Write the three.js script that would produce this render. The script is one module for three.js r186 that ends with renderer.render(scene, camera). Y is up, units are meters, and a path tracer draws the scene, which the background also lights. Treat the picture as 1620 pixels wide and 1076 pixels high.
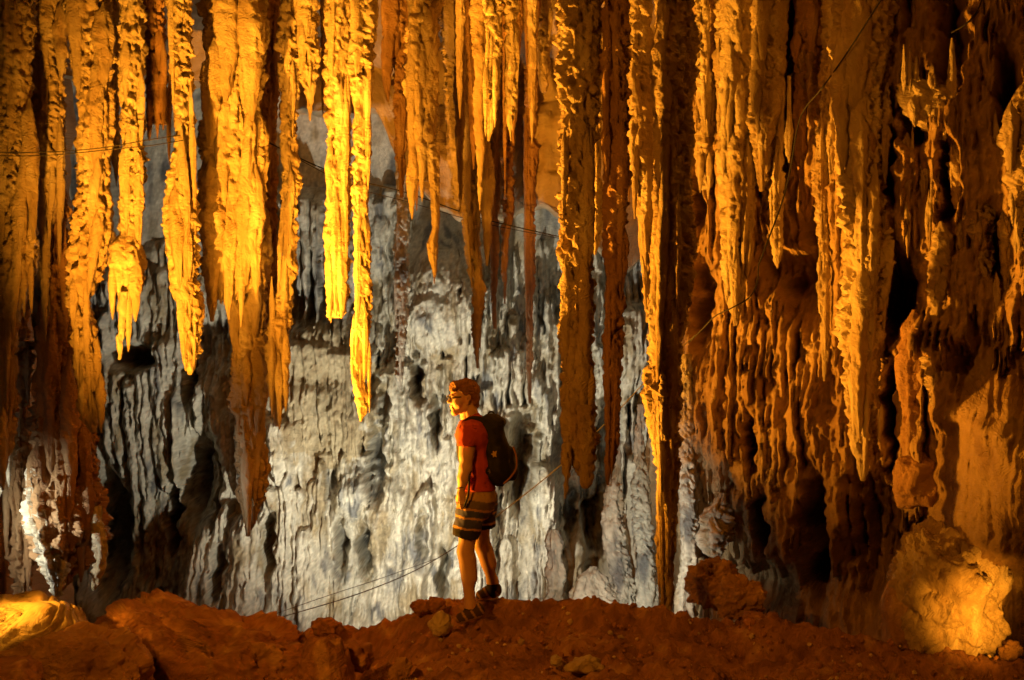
import * as THREE from 'three';
import { mergeGeometries, mergeVertices } from 'three/addons/utils/BufferGeometryUtils.js';
import { RoundedBoxGeometry } from 'three/addons/geometries/RoundedBoxGeometry.js';
import { ImprovedNoise } from 'three/addons/math/ImprovedNoise.js';

// ---------------------------------------------------------------- camera, background, exposure
const K = 217, D0 = 11.65, CY = 2.06;            // the visitor stands 11.65 m away; 217 px of the photograph are a metre there
const V3 = (x, y, z) => new THREE.Vector3(x, y, z);
const at = (px, py, d) => V3((px - 810) / K * d / D0, CY - (py - 538) / K * d / D0, -d);
const scene = new THREE.Scene();
const camera = new THREE.PerspectiveCamera(2 * Math.atan(538 / K / D0) * 180 / Math.PI, 1620 / 1076, 0.1, 120);
camera.position.set(0, CY, 0); camera.lookAt(0, CY, -10);
const renderer = new THREE.WebGLRenderer({ antialias: true });
renderer.setSize(1024, 680);
renderer.toneMapping = THREE.LinearToneMapping;
renderer.toneMappingExposure = 1;
renderer.shadowMap.enabled = true;
scene.background = new THREE.Color(0x000000);    // a closed cave: no sky

// ---------------------------------------------------------------- lamps (floodlights of the show cave)
const AMBER = [1, 0.35, 0.02], DEEP = [1, 0.30, 0.014], WHITE = [1, 0.93, 0.72];
const LAMPS = [
  // at, towards, colour, candela, half-angle, penumbra, size, label
  { p: V3(-3.35, -.15, -9.4), t: at(425, 258, 13.6), c: AMBER, cd: 480, a: 25, pen: 1, s: 4, label: 'amber floodlight aimed up at the bright curtain from the ground at the lower left' },
  { p: V3(-2.3, -.2, -9.4), t: at(770, 60, 15.6), c: AMBER, cd: 300, a: 19, pen: 1, s: 4, label: 'amber floodlight aimed at the ceiling from the ground at the lower left' },
  { p: at(78, 985, 12.4), t: at(960, 330, 12.6), c: AMBER, cd: 450, a: 36, pen: .7, s: 3, label: 'amber floodlight aimed to the right from behind the streaked rock' },
  { p: at(-150, 850, 10.2), t: at(58, 985, 10.8), c: AMBER, cd: 13, a: 21, pen: .8, s: 2, label: 'small amber floodlight aimed down at the streaked rock from the left' },
  { p: V3(-3.0, 3.4, -5.2), t: at(950, 830, 12), c: DEEP, cd: 55, a: 42, pen: 1, s: 6, label: 'amber floodlight on the high ledge at the left, nearest the viewer' },
  { p: at(1690, 1075, 10.2), t: at(1540, 955, 12.1), c: AMBER, cd: 27, a: 17, pen: 1, s: 2, label: 'amber floodlight low at the right beside the lit boulder' },
  { p: V3(-1.3, -1.0, -16.7), t: at(690, 500, 20.4), c: WHITE, cd: 62, a: 70, pen: .8, s: 4, label: 'white floodlight hidden behind the mound below the pale flowstone wall' },
  { p: V3(.62, -.4, -13.25), t: at(1012, 740, 17), c: WHITE, cd: 13, a: 42, pen: .7, s: 4, label: 'white floodlight hidden behind the mound towards the tall right column' },
  { p: V3(-5.1, .55, -12.95), t: at(90, 850, 14), c: WHITE, cd: 12, a: 40, pen: .8, s: 3, label: 'white floodlight on the left, outside the picture beside the white crusted stub' },
];

// ---------------------------------------------------------------- noise
const IN = new ImprovedNoise();
const N = (x, y, z) => IN.noise(x, y, z);
const fbm = (x, y, z, o = 3) => { let s = 0, a = 1; for (let i = 0; i < o; i++) { s += a * N(x, y, z); x = x * 2.03 + 7.1; y = y * 2.03 + 3.7; z = z * 2.03 + 1.9; a *= .5; } return s; };
const hsh = (i, j, k) => { let h = Math.imul(i, 374761393) + Math.imul(j, 668265263) + Math.imul(k, 2147483647 - 58979) | 0; h = Math.imul(h ^ (h >>> 13), 1274126177); return ((h ^ (h >>> 16)) >>> 0) / 4294967296; };
function worley(x, y, z) {
  const xi = Math.floor(x), yi = Math.floor(y), zi = Math.floor(z); let m = 9;
  for (let a = -1; a < 2; a++) for (let b = -1; b < 2; b++) for (let c = -1; c < 2; c++) {
    const i = xi + a, j = yi + b, k = zi + c;
    const dx = i + hsh(i, j, k) - x, dy = j + hsh(i + 71, j, k) - y, dz = k + hsh(i, j + 37, k) - z, q = dx * dx + dy * dy + dz * dz;
    if (q < m) m = q;
  }
  return Math.sqrt(m);
}
let seed = 7; const rnd = () => { seed = (seed * 1664525 + 1013904223) >>> 0; return seed / 4294967296; };
const sm = (a, b, x) => { const t = Math.min(1, Math.max(0, (x - a) / (b - a))); return t * t * (3 - 2 * t); };
const lerp = (a, b, t) => a + (b - a) * t;
function table(pts, x) {                          // piecewise smooth table [[x, v...]]
  if (x <= pts[0][0]) return pts[0].slice(1);
  for (let i = 1; i < pts.length; i++) if (x <= pts[i][0]) {
    const a = pts[i - 1], b = pts[i], t = (x - a[0]) / (b[0] - a[0]);
    const p = pts[Math.max(0, i - 2)], q = pts[Math.min(pts.length - 1, i + 1)];
    return a.slice(1).map((v, k) => { const B = b[k + 1], m0 = (B - p[k + 1]) * .32, m1 = (q[k + 1] - v) * .32; const t2 = t * t, t3 = t2 * t; return (2 * t3 - 3 * t2 + 1) * v + (t3 - 2 * t2 + t) * m0 + (-2 * t3 + 3 * t2) * B + (t3 - t2) * m1; });
  }
  return pts[pts.length - 1].slice(1);
}

// ---------------------------------------------------------------- names, tags
const used = {};
function numbered(n) { if (used[n] === undefined) { used[n] = 0; return n; } return n + '_' + String(++used[n]).padStart(3, '0'); }
function tag(o, label, category, group) { o.userData.label = label; o.userData.category = category; if (group) o.userData.group = group; return o; }
function place(o, name) { o.name = numbered(name); scene.add(o); return o; }
function base(name, p, label, category, group) { const g = new THREE.Group(); g.position.copy(p); place(g, name); return tag(g, label, category, group); }
function part(name, geo, mat, parent) { const m = new THREE.Mesh(geo, mat); m.name = name; m.castShadow = m.receiveShadow = true; parent.add(m); return m; }
function struct(name, geo, mat) { const m = new THREE.Mesh(geo, mat); m.castShadow = m.receiveShadow = true; place(m, name); m.userData.kind = 'structure'; return m; }

// ---------------------------------------------------------------- textures and materials
function noiseTexture(size, fn, srgb) {
  const d = new Uint8Array(size * size * 4);
  for (let j = 0; j < size; j++) for (let i = 0; i < size; i++) {
    const v = fn(i / size, j / size), k = (j * size + i) * 4;
    d[k] = d[k + 1] = d[k + 2] = Math.max(0, Math.min(255, v * 255)); d[k + 3] = 255;
  }
  const t = new THREE.DataTexture(d, size, size); t.wrapS = t.wrapT = THREE.RepeatWrapping; t.magFilter = THREE.LinearFilter; t.minFilter = THREE.LinearMipmapLinearFilter; t.generateMipmaps = true; t.needsUpdate = true;
  if (srgb) t.colorSpace = THREE.SRGBColorSpace;
  return t;
}
const ring = (u, v, f, s) => { const a = u * 6.2832, b = v * 6.2832; return N(Math.cos(a) * f + s, Math.sin(a) * f + Math.cos(b) * f * 1.0, Math.sin(b) * f + s); };
const grain = noiseTexture(512, (u, v) => .5 + .25 * ring(u, v, 6, 1) + .22 * ring(u, v, 14, 5) + .2 * ring(u, v, 30, 9));
grain.repeat.set(1.6, 1.6);
const rockMat = (rough, bump) => new THREE.MeshStandardMaterial({ vertexColors: true, roughness: rough, bumpMap: grain, bumpScale: bump });
const M = {
  ochre: rockMat(.62, .02), pale: rockMat(.8, .016), clay: rockMat(.85, .016), wet: rockMat(.5, .012),
};
const PAL = {
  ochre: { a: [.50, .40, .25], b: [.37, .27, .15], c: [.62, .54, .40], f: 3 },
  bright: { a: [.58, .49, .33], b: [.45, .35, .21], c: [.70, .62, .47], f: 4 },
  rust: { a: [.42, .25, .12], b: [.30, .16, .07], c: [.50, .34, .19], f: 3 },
  white: { a: [.62, .58, .48], b: [.36, .29, .18], c: [.18, .18, .18], f: 2.3, sp: .45 },
  grey: { a: [.40, .38, .34], b: [.27, .22, .15], c: [.17, .17, .18], f: 2.3, sp: .4 }, tan: { a: [.47, .39, .25], b: [.34, .26, .15], c: [.55, .49, .37], f: 2.3, sp: .4 },
  right: { a: [.42, .29, .15], b: [.27, .17, .08], c: [.52, .39, .22], f: 2 },
  clay: { a: [.36, .18, .09], b: [.20, .09, .042], c: [.50, .32, .18], f: 3.2, sp: .4 },
};
function rockColor(out, i, x, y, z, pal) {        // mottled minerals: patches plus streaks that run down the stone
  const f = pal.f, n1 = fbm(x * f + 3, y * f * .45, z * f, 3), n2 = fbm(x * f * 3.1 + 40, y * f * .5 + 9, z * f * 3.1, 2), n3 = N(x * 31, y * 23, z * 31);
  const tb = sm(-.1, .5, n1 * .7 + n2 * .5), tc = sm(.12, .6, -n1 * .6 + n2 * .5), g = 1 + (pal.sp ?? .18) * n3 + .1 * n2;
  for (let k = 0; k < 3; k++) { let v = lerp(pal.a[k], pal.b[k], tb); v = lerp(v, pal.c[k], tc); out[i + k] = v * g; }
}
function gridGeometry(nu, nv, fn, pal, closeU) {  // fn(u, v) -> [x, y, z]; uv in metres
  const W = nu + 1, n = W * (nv + 1), pos = new Float32Array(n * 3), col = new Float32Array(n * 3), uv = new Float32Array(n * 2), idx = new Uint32Array(nu * nv * 6);
  for (let j = 0; j <= nv; j++) for (let i = 0; i <= nu; i++) {
    const k = j * W + i, p = fn(i / nu, j / nv, i, j);
    pos[k * 3] = p[0]; pos[k * 3 + 1] = p[1]; pos[k * 3 + 2] = p[2];
    uv[k * 2] = p[3] ?? p[0]; uv[k * 2 + 1] = p[4] ?? p[1];
    rockColor(col, k * 3, p[0], p[1], p[2], p[5] ?? pal);
  }
  if (closeU) for (let j = 0; j <= nv; j++) for (let c = 0; c < 3; c++) { pos[(j * W + nu) * 3 + c] = pos[j * W * 3 + c]; col[(j * W + nu) * 3 + c] = col[j * W * 3 + c]; }
  let q = 0;
  for (let j = 0; j < nv; j++) for (let i = 0; i < nu; i++) { const a = j * W + i, b = a + 1, c = a + W, d = c + 1; idx[q++] = a; idx[q++] = c; idx[q++] = b; idx[q++] = b; idx[q++] = c; idx[q++] = d; }
  const g = new THREE.BufferGeometry();
  g.setAttribute('position', new THREE.BufferAttribute(pos, 3)); g.setAttribute('color', new THREE.BufferAttribute(col, 3)); g.setAttribute('uv', new THREE.BufferAttribute(uv, 2));
  g.setIndex(new THREE.BufferAttribute(idx, 1)); g.computeVertexNormals();
  if (closeU) { const nn = g.attributes.normal; for (let j = 0; j <= nv; j++) { const a = j * W, b = a + nu; const v = V3(nn.getX(a) + nn.getX(b), nn.getY(a) + nn.getY(b), nn.getZ(a) + nn.getZ(b)).normalize(); nn.setXYZ(a, v.x, v.y, v.z); nn.setXYZ(b, v.x, v.y, v.z); } }
  return g;
}

// ---------------------------------------------------------------- flowstone walls: ribs, columns and hanging tips on a relief
function ribField(list, x0, x1) {
  const B = .12, n = Math.ceil((x1 - x0) / B) + 1, bins = Array.from({ length: n }, () => []);
  for (const c of list) { const a = Math.max(0, Math.floor((c.x - c.w - .12 - x0) / B)), b = Math.min(n - 1, Math.floor((c.x + c.w + .12 - x0) / B)); for (let i = a; i <= b; i++) bins[i].push(c); }
  return (x, y, b) => {
    let h = b; const k = Math.floor((x - x0) / B); if (k < 0 || k >= n) return h;
    for (const c of bins[k]) {
      if (y > c.y1 || y < c.y0) continue;
      let t = (c.y1 - y) / (c.y1 - c.y0); if (c.up) t = 1 - t;
      const w = c.w * (1 - c.tp * t) * Math.sqrt(Math.max(0, 1 - t ** 10)) * (1 + .18 * N(c.s, y * 5, 1) + .1 * N(c.s, y * 17, 2));
      const q = (x - c.x - c.wob * N(c.s, y * 1.3, 0) - (c.lean ?? 0) * (t - .5)) / w; if (q * q >= 1) continue;
      const v = b + (c.off + c.d * Math.sqrt(1 - q * q) * (1 - .5 * t)) * Math.min(1, (t + .02) / .12);
      if (v > h) h = v;
    }
    return h;
  };
}
const rib = (x, y0, y1, w, d, o = {}) => ({ x, y0, y1, w, d, off: .02, tp: .6, wob: .05, s: rnd() * 90, up: false, ...o });
// ================================================================ THE CAVE
const inv = (d) => [(px) => (px - 810) / K * d / D0, (py) => CY - (py - 538) / K * d / D0];

// ---- far pale flowstone wall (lit white from below)
{
  const D = 20.4, [X, Y] = inv(D), ribs = [];
  const H = (px, a, b, hw, d, o) => ribs.push(rib(X(px), Y(b), Y(a), hw / 124, d, { wob: .03, ...o }));
  for (let i = 0; i < 260; i++) { const w = .03 + rnd() * .07, x = -6.4 + rnd() * 10, y1 = -.6 + rnd() * 4.6, L = .6 + rnd() * 2.2; ribs.push(rib(x, y1 - L, y1, w, w * (.6 + rnd() * .8), { tp: .3 + rnd() * .5, off: rnd() * .08, wob: .09, lean: (rnd() - .5) * .3 })); }
  for (let i = 0; i < 70; i++) { const w = .06 + rnd() * .15, x = -6.4 + rnd() * 10, y0 = -1.6 + rnd() * .8, L = .5 + rnd() * 1.8; ribs.push(rib(x, y0, y0 + L, w, w * .9, { up: true, tp: .12 + rnd() * .2, wob: .1 })); }
  for (let i = 0; i < 900; i++) { const w = .022 + rnd() * .03, x = -6.4 + rnd() * 10, y1 = -1 + rnd() * 4.6, L = .3 + rnd() * 1.5; ribs.push(rib(x, y1 - L, y1, w, w * (1.4 + 1.4 * rnd()), { tp: .3 + rnd() * .4, off: .02 + rnd() * .1, wob: .05, up: rnd() < .3 })); }
  // curtains that hang from the edge of the smooth upper wall
  for (let i = 0; i < 60; i++) { const px = 130 + i * 8.5 + rnd() * 8, py = px > 440 ? 292 + rnd() * 25 : 415 + rnd() * 40; H(px, py, py + 110 + rnd() * 130, 6 + rnd() * 9, .16 + rnd() * .16, { tp: .7, off: .06 }); }
  for (const [px, a, b, w] of [[478, 330, 470, 9], [492, 300, 525, 11], [508, 310, 520, 10], [470, 300, 440, 10], [538, 470, 540, 6], [550, 470, 545, 5], [532, 440, 530, 6], [455, 360, 430, 7]]) H(px, a, b, w, .3, { off: .35, tp: .75 });
  // columns at the left, grey
  for (const [px, a, b, w] of [[175, 470, 830, 12], [190, 560, 880, 10], [212, 580, 900, 13], [232, 560, 860, 16], [262, 520, 780, 20], [285, 600, 880, 9], [250, 560, 740, 9], [345, 520, 760, 12], [360, 640, 880, 20], [330, 560, 650, 9], [318, 600, 690, 8]]) H(px, a, b, w, .28, { off: .14, tp: .45 });
  // tan shield with fanning streaks
  for (const [px, a, b, w] of [[462, 535, 620, 12], [478, 532, 680, 16], [500, 530, 730, 22], [520, 535, 700, 14], [540, 540, 752, 20], [556, 540, 750, 14], [570, 545, 756, 16], [586, 545, 742, 12]]) H(px, a, b, w, .3, { off: .42, tp: .55, wob: .02 });
  // lower terrace
  for (const [px, a, b, w] of [[334, 850, 1000, 16], [356, 830, 1000, 17], [378, 830, 1000, 15], [402, 850, 1000, 17], [430, 780, 1000, 20], [455, 810, 1000, 14], [482, 740, 1000, 15], [506, 752, 1000, 18], [532, 790, 1000, 22], [556, 770, 1000, 20], [578, 800, 1000, 14], [612, 880, 1000, 20], [640, 830, 1000, 18], [664, 790, 1000, 16], [690, 760, 1000, 20], [716, 770, 1000, 18]]) H(px, a - 30 + rnd() * 60, b, w * (.8 + rnd() * .5), .2 + rnd() * .14, { off: .3 + rnd() * .3, tp: .1 + rnd() * .15, up: true, wob: .07 });
  // fluted organ pipes above the terrace
  for (let i = 0; i < 17; i++) { const px = 612 + i * 10 + rnd() * 5; H(px, 590 + rnd() * 40, 760 + rnd() * 60, 7 + rnd() * 6, .2, { off: .26 + rnd() * .15, tp: .4, wob: .02 }); }
  H(632, 700, 806, 7, .2, { off: .45, tp: .8 });
  // right of the visitor: white pillars with buttresses
  for (const [px, a, b, w] of [[846, 560, 960, 15], [862, 600, 800, 10], [836, 800, 1000, 18], [880, 640, 760, 9], [872, 850, 1000, 13], [905, 740, 880, 8], [898, 780, 900, 10], [940, 740, 880, 9]]) H(px, a, b, w, .34, { off: .3, tp: .2, up: px === 836 || px === 872 });
  for (const [px, a, b, w] of [[955, 770, 1000, 14], [975, 810, 1000, 16], [998, 700, 960, 11], [1012, 640, 880, 9], [1024, 830, 1000, 16], [978, 690, 790, 6], [985, 500, 640, 20], [1005, 480, 620, 22]]) H(px, a, b, w, .34, { off: .55, tp: .35, up: a > 760 });
  for (let i = 0; i < 26; i++) H(760 + rnd() * 300, 420 + rnd() * 200, 620 + rnd() * 160, 6 + rnd() * 8, .2, { off: .15 + rnd() * .2, tp: .6 });
  for (let i = 0; i < 34; i++) { const px = 320 + rnd() * 720, w = 13 + rnd() * 24, a = 700 + rnd() * 170; H(px, a, 1010, w, .2 + rnd() * .25, { off: .25 + rnd() * .45, tp: .08 + rnd() * .2, up: true, wob: .1, lean: (rnd() - .5) * .35 }); }
  for (let i = 0; i < 46; i++) { const px = 420 + rnd() * 640, py = 430 + rnd() * 330, w = 14 + rnd() * 22, o = .25 + rnd() * .3; for (let j = 0; j < 5; j++) H(px + (j - 2) * w * .55, py + rnd() * 14, py + 70 + rnd() * 110, w * (.28 + rnd() * .2), .16, { off: o - Math.abs(j - 2) * .05, tp: .5, wob: .03 }); }
  const field = ribField(ribs, -7, 4.2);
  const lumps = [[520, 555, 75, 40, .55], [590, 785, 46, 36, .5], [600, 820, 18, 60, .3], [700, 470, 70, 70, .5], [640, 420, 40, 50, -.2], [866, 790, 26, 60, .5], [940, 880, 70, 40, .45], [430, 700, 50, 70, .4], [260, 640, 90, 100, .25], [1000, 540, 30, 60, .4],
    [690, 440, 60, 110, .55], [612, 640, 7, 42, -.75], [664, 600, 7, 30, -.75], [582, 870, 8, 30, -.75], [694, 660, 6, 36, -.75], [362, 900, 7, 36, -.75], [440, 850, 8, 42, -.75], [545, 860, 8, 42, -.75], [704, 900, 7, 36, -.75], [842, 690, 8, 48, -.75], [900, 800, 9, 36, -.75], [1010, 720, 7, 36, -.75], [275, 820, 9, 54, -.75], [300, 600, 8, 36, -.75], [930, 600, 9, 48, -.75], [760, 480, 7, 36, -.75], [215, 566, 28, 16, -1.1], [322, 760, 26, 62, -1.3], [600, 735, 12, 50, -1.0], [822, 730, 16, 70, -1.2], [945, 830, 16, 50, -1.3], [330, 555, 30, 50, -.5], [588, 590, 16, 40, -.6], [170, 850, 26, 90, -1.3], [960, 690, 14, 50, -1.0], [890, 700, 12, 40, -.8], [582, 840, 8, 40, -.5], [672, 840, 7, 40, -.5]];
  const g = gridGeometry(640, 380, (u, v) => {
    const x = lerp(-6.6, 3.6, u), y = lerp(6.6, -1.5, v), px = 810 + x * K * D0 / D, py = 538 + (CY - y) * K * D0 / D;
    let b = .45 * fbm(x * .5, y * .3, 2, 2);
    for (const [cx, cy, sx, sy, a] of lumps) { const q = ((px - cx + (a < 0 ? 9 * N(y * 5, cx, 1) + 4 * N(y * 14, cx, 5) : 0)) / sx) ** 2 + ((py - cy) / sy) ** 2; if (q < 6) b += a * Math.exp(-q * q * .5 - q * .3); }
    const smooth = px < 640 ? sm(300 - (px > 440 ? 10 : -110), 330 + (px > 440 ? 10 : 130), py + 24 * fbm(x * 2, 3, 1, 2)) : sm(380, 440, py);
    let h = field(x, y, b * (.4 + .6 * smooth));
    const apr = Math.exp(-((((px - 690) / 60) ** 2 + ((py - 430) / 90) ** 2) ** 2)) + .8 * Math.exp(-((((px - 515) / 60) ** 2 + ((py - 570) / 40) ** 2) ** 2)) + .9 * Math.exp(-((((px - 600) / 20) ** 2 + ((py - 790) / 30) ** 2) ** 2)); h = lerp(h, b + .05, Math.min(1, apr) * .85); const k = (.35 + .65 * smooth) * (1 - .6 * Math.min(1, apr));
    h += (.045 * fbm(x * 5, y * 1.2, 5, 2) + .05 * fbm(x * 7, y * 2.6, 8, 4)) * k + ((.45 - worley(x * 11, y * 8, h * 11)) * .05 * (1 + N(x * 1.5, y * 1.5, 4)) + (.45 - worley(x * 21, y * 15, h * 21)) * .045 - .05 * sm(.28, .6, N(x * 13, y * 6, 2))) * smooth;
    { const wx = x + .04 * N(x * 2, y * 1.6, 11); h -= (.075 * Math.max(0, 1 - Math.abs(N(wx * 7, y * .55, 21)) * 7) + .05 * Math.max(0, 1 - Math.abs(N(wx * 15, y * .9, 31)) * 5)) * smooth * (1 - .6 * Math.min(1, apr)); }
    const lean = y > 4 ? (y - 4) ** 2 * .35 : 0, apron = y < -.6 ? (-.6 - y) * .5 : 0;
    const tanq = ((px - 528 + 20 * N(y * 4, x * 4, 1)) / 78) ** 2 + ((py - 620) / 120) ** 2;
    return [x + .03 * N(y * 6, x * 6, 3), y, -D + h + lean + apron, x, y, tanq + .5 * fbm(x * 4, y * 4, 6, 2) < .9 ? PAL.tan : PAL.white];
  }, PAL.white);
  struct('far_flowstone_wall', g, M.pale);
}
// ---- ceiling with the lip that hangs in front of the far chamber
{
  const D = 16.9, [X, Y] = inv(D);
  const lip = [[-900, 120], [200, 120], [430, 140], [470, 176], [530, 182], [590, 168], [622, 240], [660, 300], [720, 345], [790, 350], [860, 330], [930, 380], [1000, 420], [1100, 360], [1300, 400], [1700, 400]];
  const ribs = [];
  for (let i = 0; i < 46; i++) { const px = 620 + rnd() * 300, w = 5 + rnd() * 12, a = 150 + rnd() * 120; ribs.push(rib(X(px), Y(table(lip, px)[0] + 60), Y(a), w / 150, .1 + w / 120, { tp: .7, off: .05 })); }
  const field = ribField(ribs, -9, 6);
  const g = gridGeometry(330, 190, (u, v) => {
    const x = lerp(-8.5, 5.5, u), px = 810 + x * K * D0 / D, yl = Y(table(lip, px)[0] + 22 * fbm(x * 2.2, 5, 1, 3));
    let y, z;
    if (v < .3) { const t = v / .3; y = 6.15 - .35 * t * t; z = lerp(-7.5, -D + .9, t); }
    else if (v < .85) { const t = (v - .3) / .55; y = lerp(5.8, yl, t); z = -D + .9 * (1 - t) ** 2; }
    else { const t = (v - .85) / .15; y = yl + 1.6 * t * t; z = -D - .12 - 2.2 * Math.sin(t * 1.57); }
    const edge = v < .85 ? 1 : 1 - (v - .85) / .15;
    const b = .28 * fbm(x * .8, y * .5, z * .3, 3);
    let h = (v >= .3 && v < .85 ? field(x, y, b) : b) * edge;
    h += (.05 * fbm(x * 5, y * 4, z * 4, 3) + (.4 - worley(x * 9, y * 6, z * 9)) * .03) * edge;
    const flat = v < .3 ? 1 - v / .3 : 0;
    return [x, y - h * flat, z + h * (1 - flat), x, y + z];
  }, PAL.ochre);
  struct('cave_ceiling', g, M.ochre);
}
// ---- dark left wall behind the left columns
{
  const ribs = []; for (let i = 0; i < 90; i++) { const w = .04 + rnd() * .1, y1 = rnd() * 6; ribs.push(rib(-8.4 + rnd() * 4, y1 - 1 - rnd() * 1.5, y1, w, w * 1.5)); }
  const field = ribField(ribs, -8.6, -4);
  struct('left_cave_wall', gridGeometry(160, 180, (u, v) => {
    const x = lerp(-8.4, -4.7, u), y = lerp(6.4, -1.6, v), b = .4 * fbm(x * .7, y * .4, 9, 3);
    const h = field(x, y, b) + .12 * fbm(x * 5, y * 3, 3, 4) + (.45 - worley(x * 9, y * 6, 2)) * .1, end = sm(.95, 1, u);
    return [x + .1 * fbm(y * 1.5, 2, 4, 3) * end, y, -15.6 + h * (1 - end) - end * 1.5, x, y];
  }, PAL.rust), M.ochre);
}
// ---- right wall, coming towards the viewer at the right
const RW = (px, py) => { const k = (px - 810) / K / D0, x = k * 17.575 / (1 + 1.25 * k), d = 17.575 - 1.25 * x; return [x, CY - (py - 538) / K * d / D0, d]; };
{
  const ribs = [];
  const H = (px, a, b, hw, d, o) => { const p = RW(px, a), q = RW(px, b); ribs.push(rib(p[0], q[1], p[1], hw / 190, d, { wob: .03, ...o })); };
  for (let i = 0; i < 230; i++) { const px = 1080 + rnd() * 640, a = -80 + rnd() * 600, b = a + 90 + rnd() * 220; if (px > 1440 && b > 540) continue; H(px, a, b, 4 + rnd() * 13, .08 + rnd() * .12, { tp: .7, off: .03 + rnd() * .1 }); }
  for (let i = 0; i < 900; i++) { const px = 1085 + rnd() * 620, a = -80 + rnd() * 820, b = a + 30 + rnd() * 130; if (px > 1430 && b > 560) continue; if (rnd() < .35) { const q = 3 + Math.floor(rnd() * 4), o = .12 + rnd() * .16; for (let j = 0; j < q; j++) H(px + j * 7, a + rnd() * 12, b + rnd() * 50, 3 + rnd() * 3, .07, { off: o, tp: .65, wob: .02 }); } else H(px, a, b, 2.5 + rnd() * 4.5, .05 + rnd() * .08, { off: .05 + rnd() * .2, tp: .65, wob: .02 }); }
  for (let i = 0; i < 60; i++) { const px = 1090 + rnd() * 330, a = 640 + rnd() * 120; H(px, a, a + 80 + rnd() * 130, 5 + rnd() * 12, .1 + rnd() * .1, { tp: .6, off: .05 }); }
  for (let i = 0; i < 110; i++) { const px = 1085 + rnd() * 350, a = -80 + rnd() * 500, b = a + 220 + rnd() * 260; H(px, a, b, 4 + rnd() * 9, .1 + rnd() * .1, { off: .1 + rnd() * .2, tp: .4 + rnd() * .3, wob: .05, lean: (rnd() - .5) * .12 }); }
  // drapery columns under the dark ledge
  for (const [px, a, b, w] of [[1118, 600, 800, 12], [1140, 580, 790, 13], [1160, 575, 860, 12], [1182, 570, 760, 14], [1212, 566, 765, 20], [1240, 570, 770, 12], [1262, 572, 745, 13], [1286, 590, 760, 14], [1304, 560, 940, 12], [1330, 700, 860, 20], [1100, 640, 860, 12]]) H(px + rnd() * 10 - 5, a - 8 + rnd() * 50, b - 30 + rnd() * 60, w * (.6 + rnd() * .7), .1 + rnd() * .14, { off: .06 + rnd() * .14, tp: .3 + rnd() * .4, wob: .06 });
  for (let i = 0; i < 26; i++) { const px = 1100 + rnd() * 220, a = 575 + rnd() * 120; H(px, a, a + 60 + rnd() * 140, 3 + rnd() * 7, .06 + rnd() * .1, { off: .12 + rnd() * .14, tp: .7 }); }
  for (const [px, a, b, w] of [[1095, 560, 900, 9], [1112, 660, 880, 8], [1180, 760, 890, 12], [1200, 770, 890, 14], [1225, 765, 880, 16], [1245, 775, 890, 12]]) H(px, a, b, w, .2, { off: .2, tp: .4 });
  for (const [px, a, b, w] of [[1430, 560, 770, 15], [1452, 570, 780, 12], [1418, 520, 700, 10]]) H(px, a, b, w, .25, { off: .25, tp: .3 });
  const field = ribField(ribs, .8, 7);
  const lumps = [[1600, 740, 120, 130, 1.0], [1560, 640, 60, 50, .25], [1540, 880, 80, 80, .5], [1470, 540, 60, 36, .5], [1490, 610, 28, 60, .5], [1215, 660, 100, 90, .3], [1150, 300, 60, 200, .3], [1370, 300, 60, 260, .3],
    [1247, 60, 12, 110, -.8], [1245, 210, 12, 60, -.9], [1318, 120, 16, 130, -.9], [1300, 420, 14, 100, -.3], [1245, 430, 34, 34, -.6], [1290, 380, 20, 60, -.7], [1420, 470, 26, 60, -1.2], [1412, 250, 10, 70, -.6], [1505, 60, 22, 80, -.7], [1502, 290, 13, 60, -1.0], [1448, 200, 16, 30, -.8], [1595, 150, 14, 70, -1.0], [1580, 400, 16, 60, -.7], [1275, 470, 24, 40, -.45], [1290, 860, 16, 90, -1.4], [1240, 925, 90, 34, -.45], [1380, 860, 40, 110, -1.0], [1408, 660, 10, 90, -1.0], [1212, 820, 10, 40, -.7], [1200, 700, 8, 40, -.7], [1600, 960, 30, 60, -.5], [1122, 480, 16, 60, -.9], [1112, 300, 14, 50, -1.2]];
  const g = gridGeometry(480, 430, (u, v) => {
    const x = lerp(1.52, 6.2, u), d = 17.575 - 1.25 * x, y = lerp(6.4, -1.2, v), px = 810 + x * K * D0 / d, py = 538 + (CY - y) * K * D0 / d;
    let b = .3 * fbm(x * .9, y * .4, 4, 3), hole = 0, smooth = 0;
    for (const [cx, cy, sx, sy, a] of lumps) { const q = ((px - cx + 10 * N(y * 3, cx, 1) + 12 * N(y * 8, cx, x * 4)) / sx) ** 2 + ((py - cy) / sy) ** 2; if (q < 6) { const e = a * Math.exp(-q * q * .5 - q * .3); if (a < 0) hole += e; else b += e; } }
    smooth = Math.exp(-((((px - 1600) / 120) ** 2 + ((py - 760) / 130) ** 2) ** 2));
    let h = field(x, y, b) + hole;
    h += (.09 * fbm(x * 5, y * 2.6, 5, 4) + (.42 - worley(x * 12, y * 8, h * 12)) * .07 * (1 + .8 * N(x * 2, y * 2, 7)) + (.42 - worley(x * 24, y * 17, h * 24)) * .045) * (1 - .45 * smooth) + .03 * fbm(x * 2, y * 1.5, 1, 2);
    { const wx = x + .04 * N(x * 2, y * 1.6, 11); h -= (.07 * Math.max(0, 1 - Math.abs(N(wx * 9, y * .6, 21)) * 6) + .045 * Math.max(0, 1 - Math.abs(N(wx * 19, y, 31)) * 5)) * (1 - .6 * smooth); }
    const end = sm(.05, 0, u);
    return [x - .3 * h + .02 * N(y * 7, x * 7, 5), y, -d + .9 * h - 2.2 * end, x * 1.5, y];
  }, PAL.right);
  struct('right_cave_wall', g, M.ochre);
}
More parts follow.
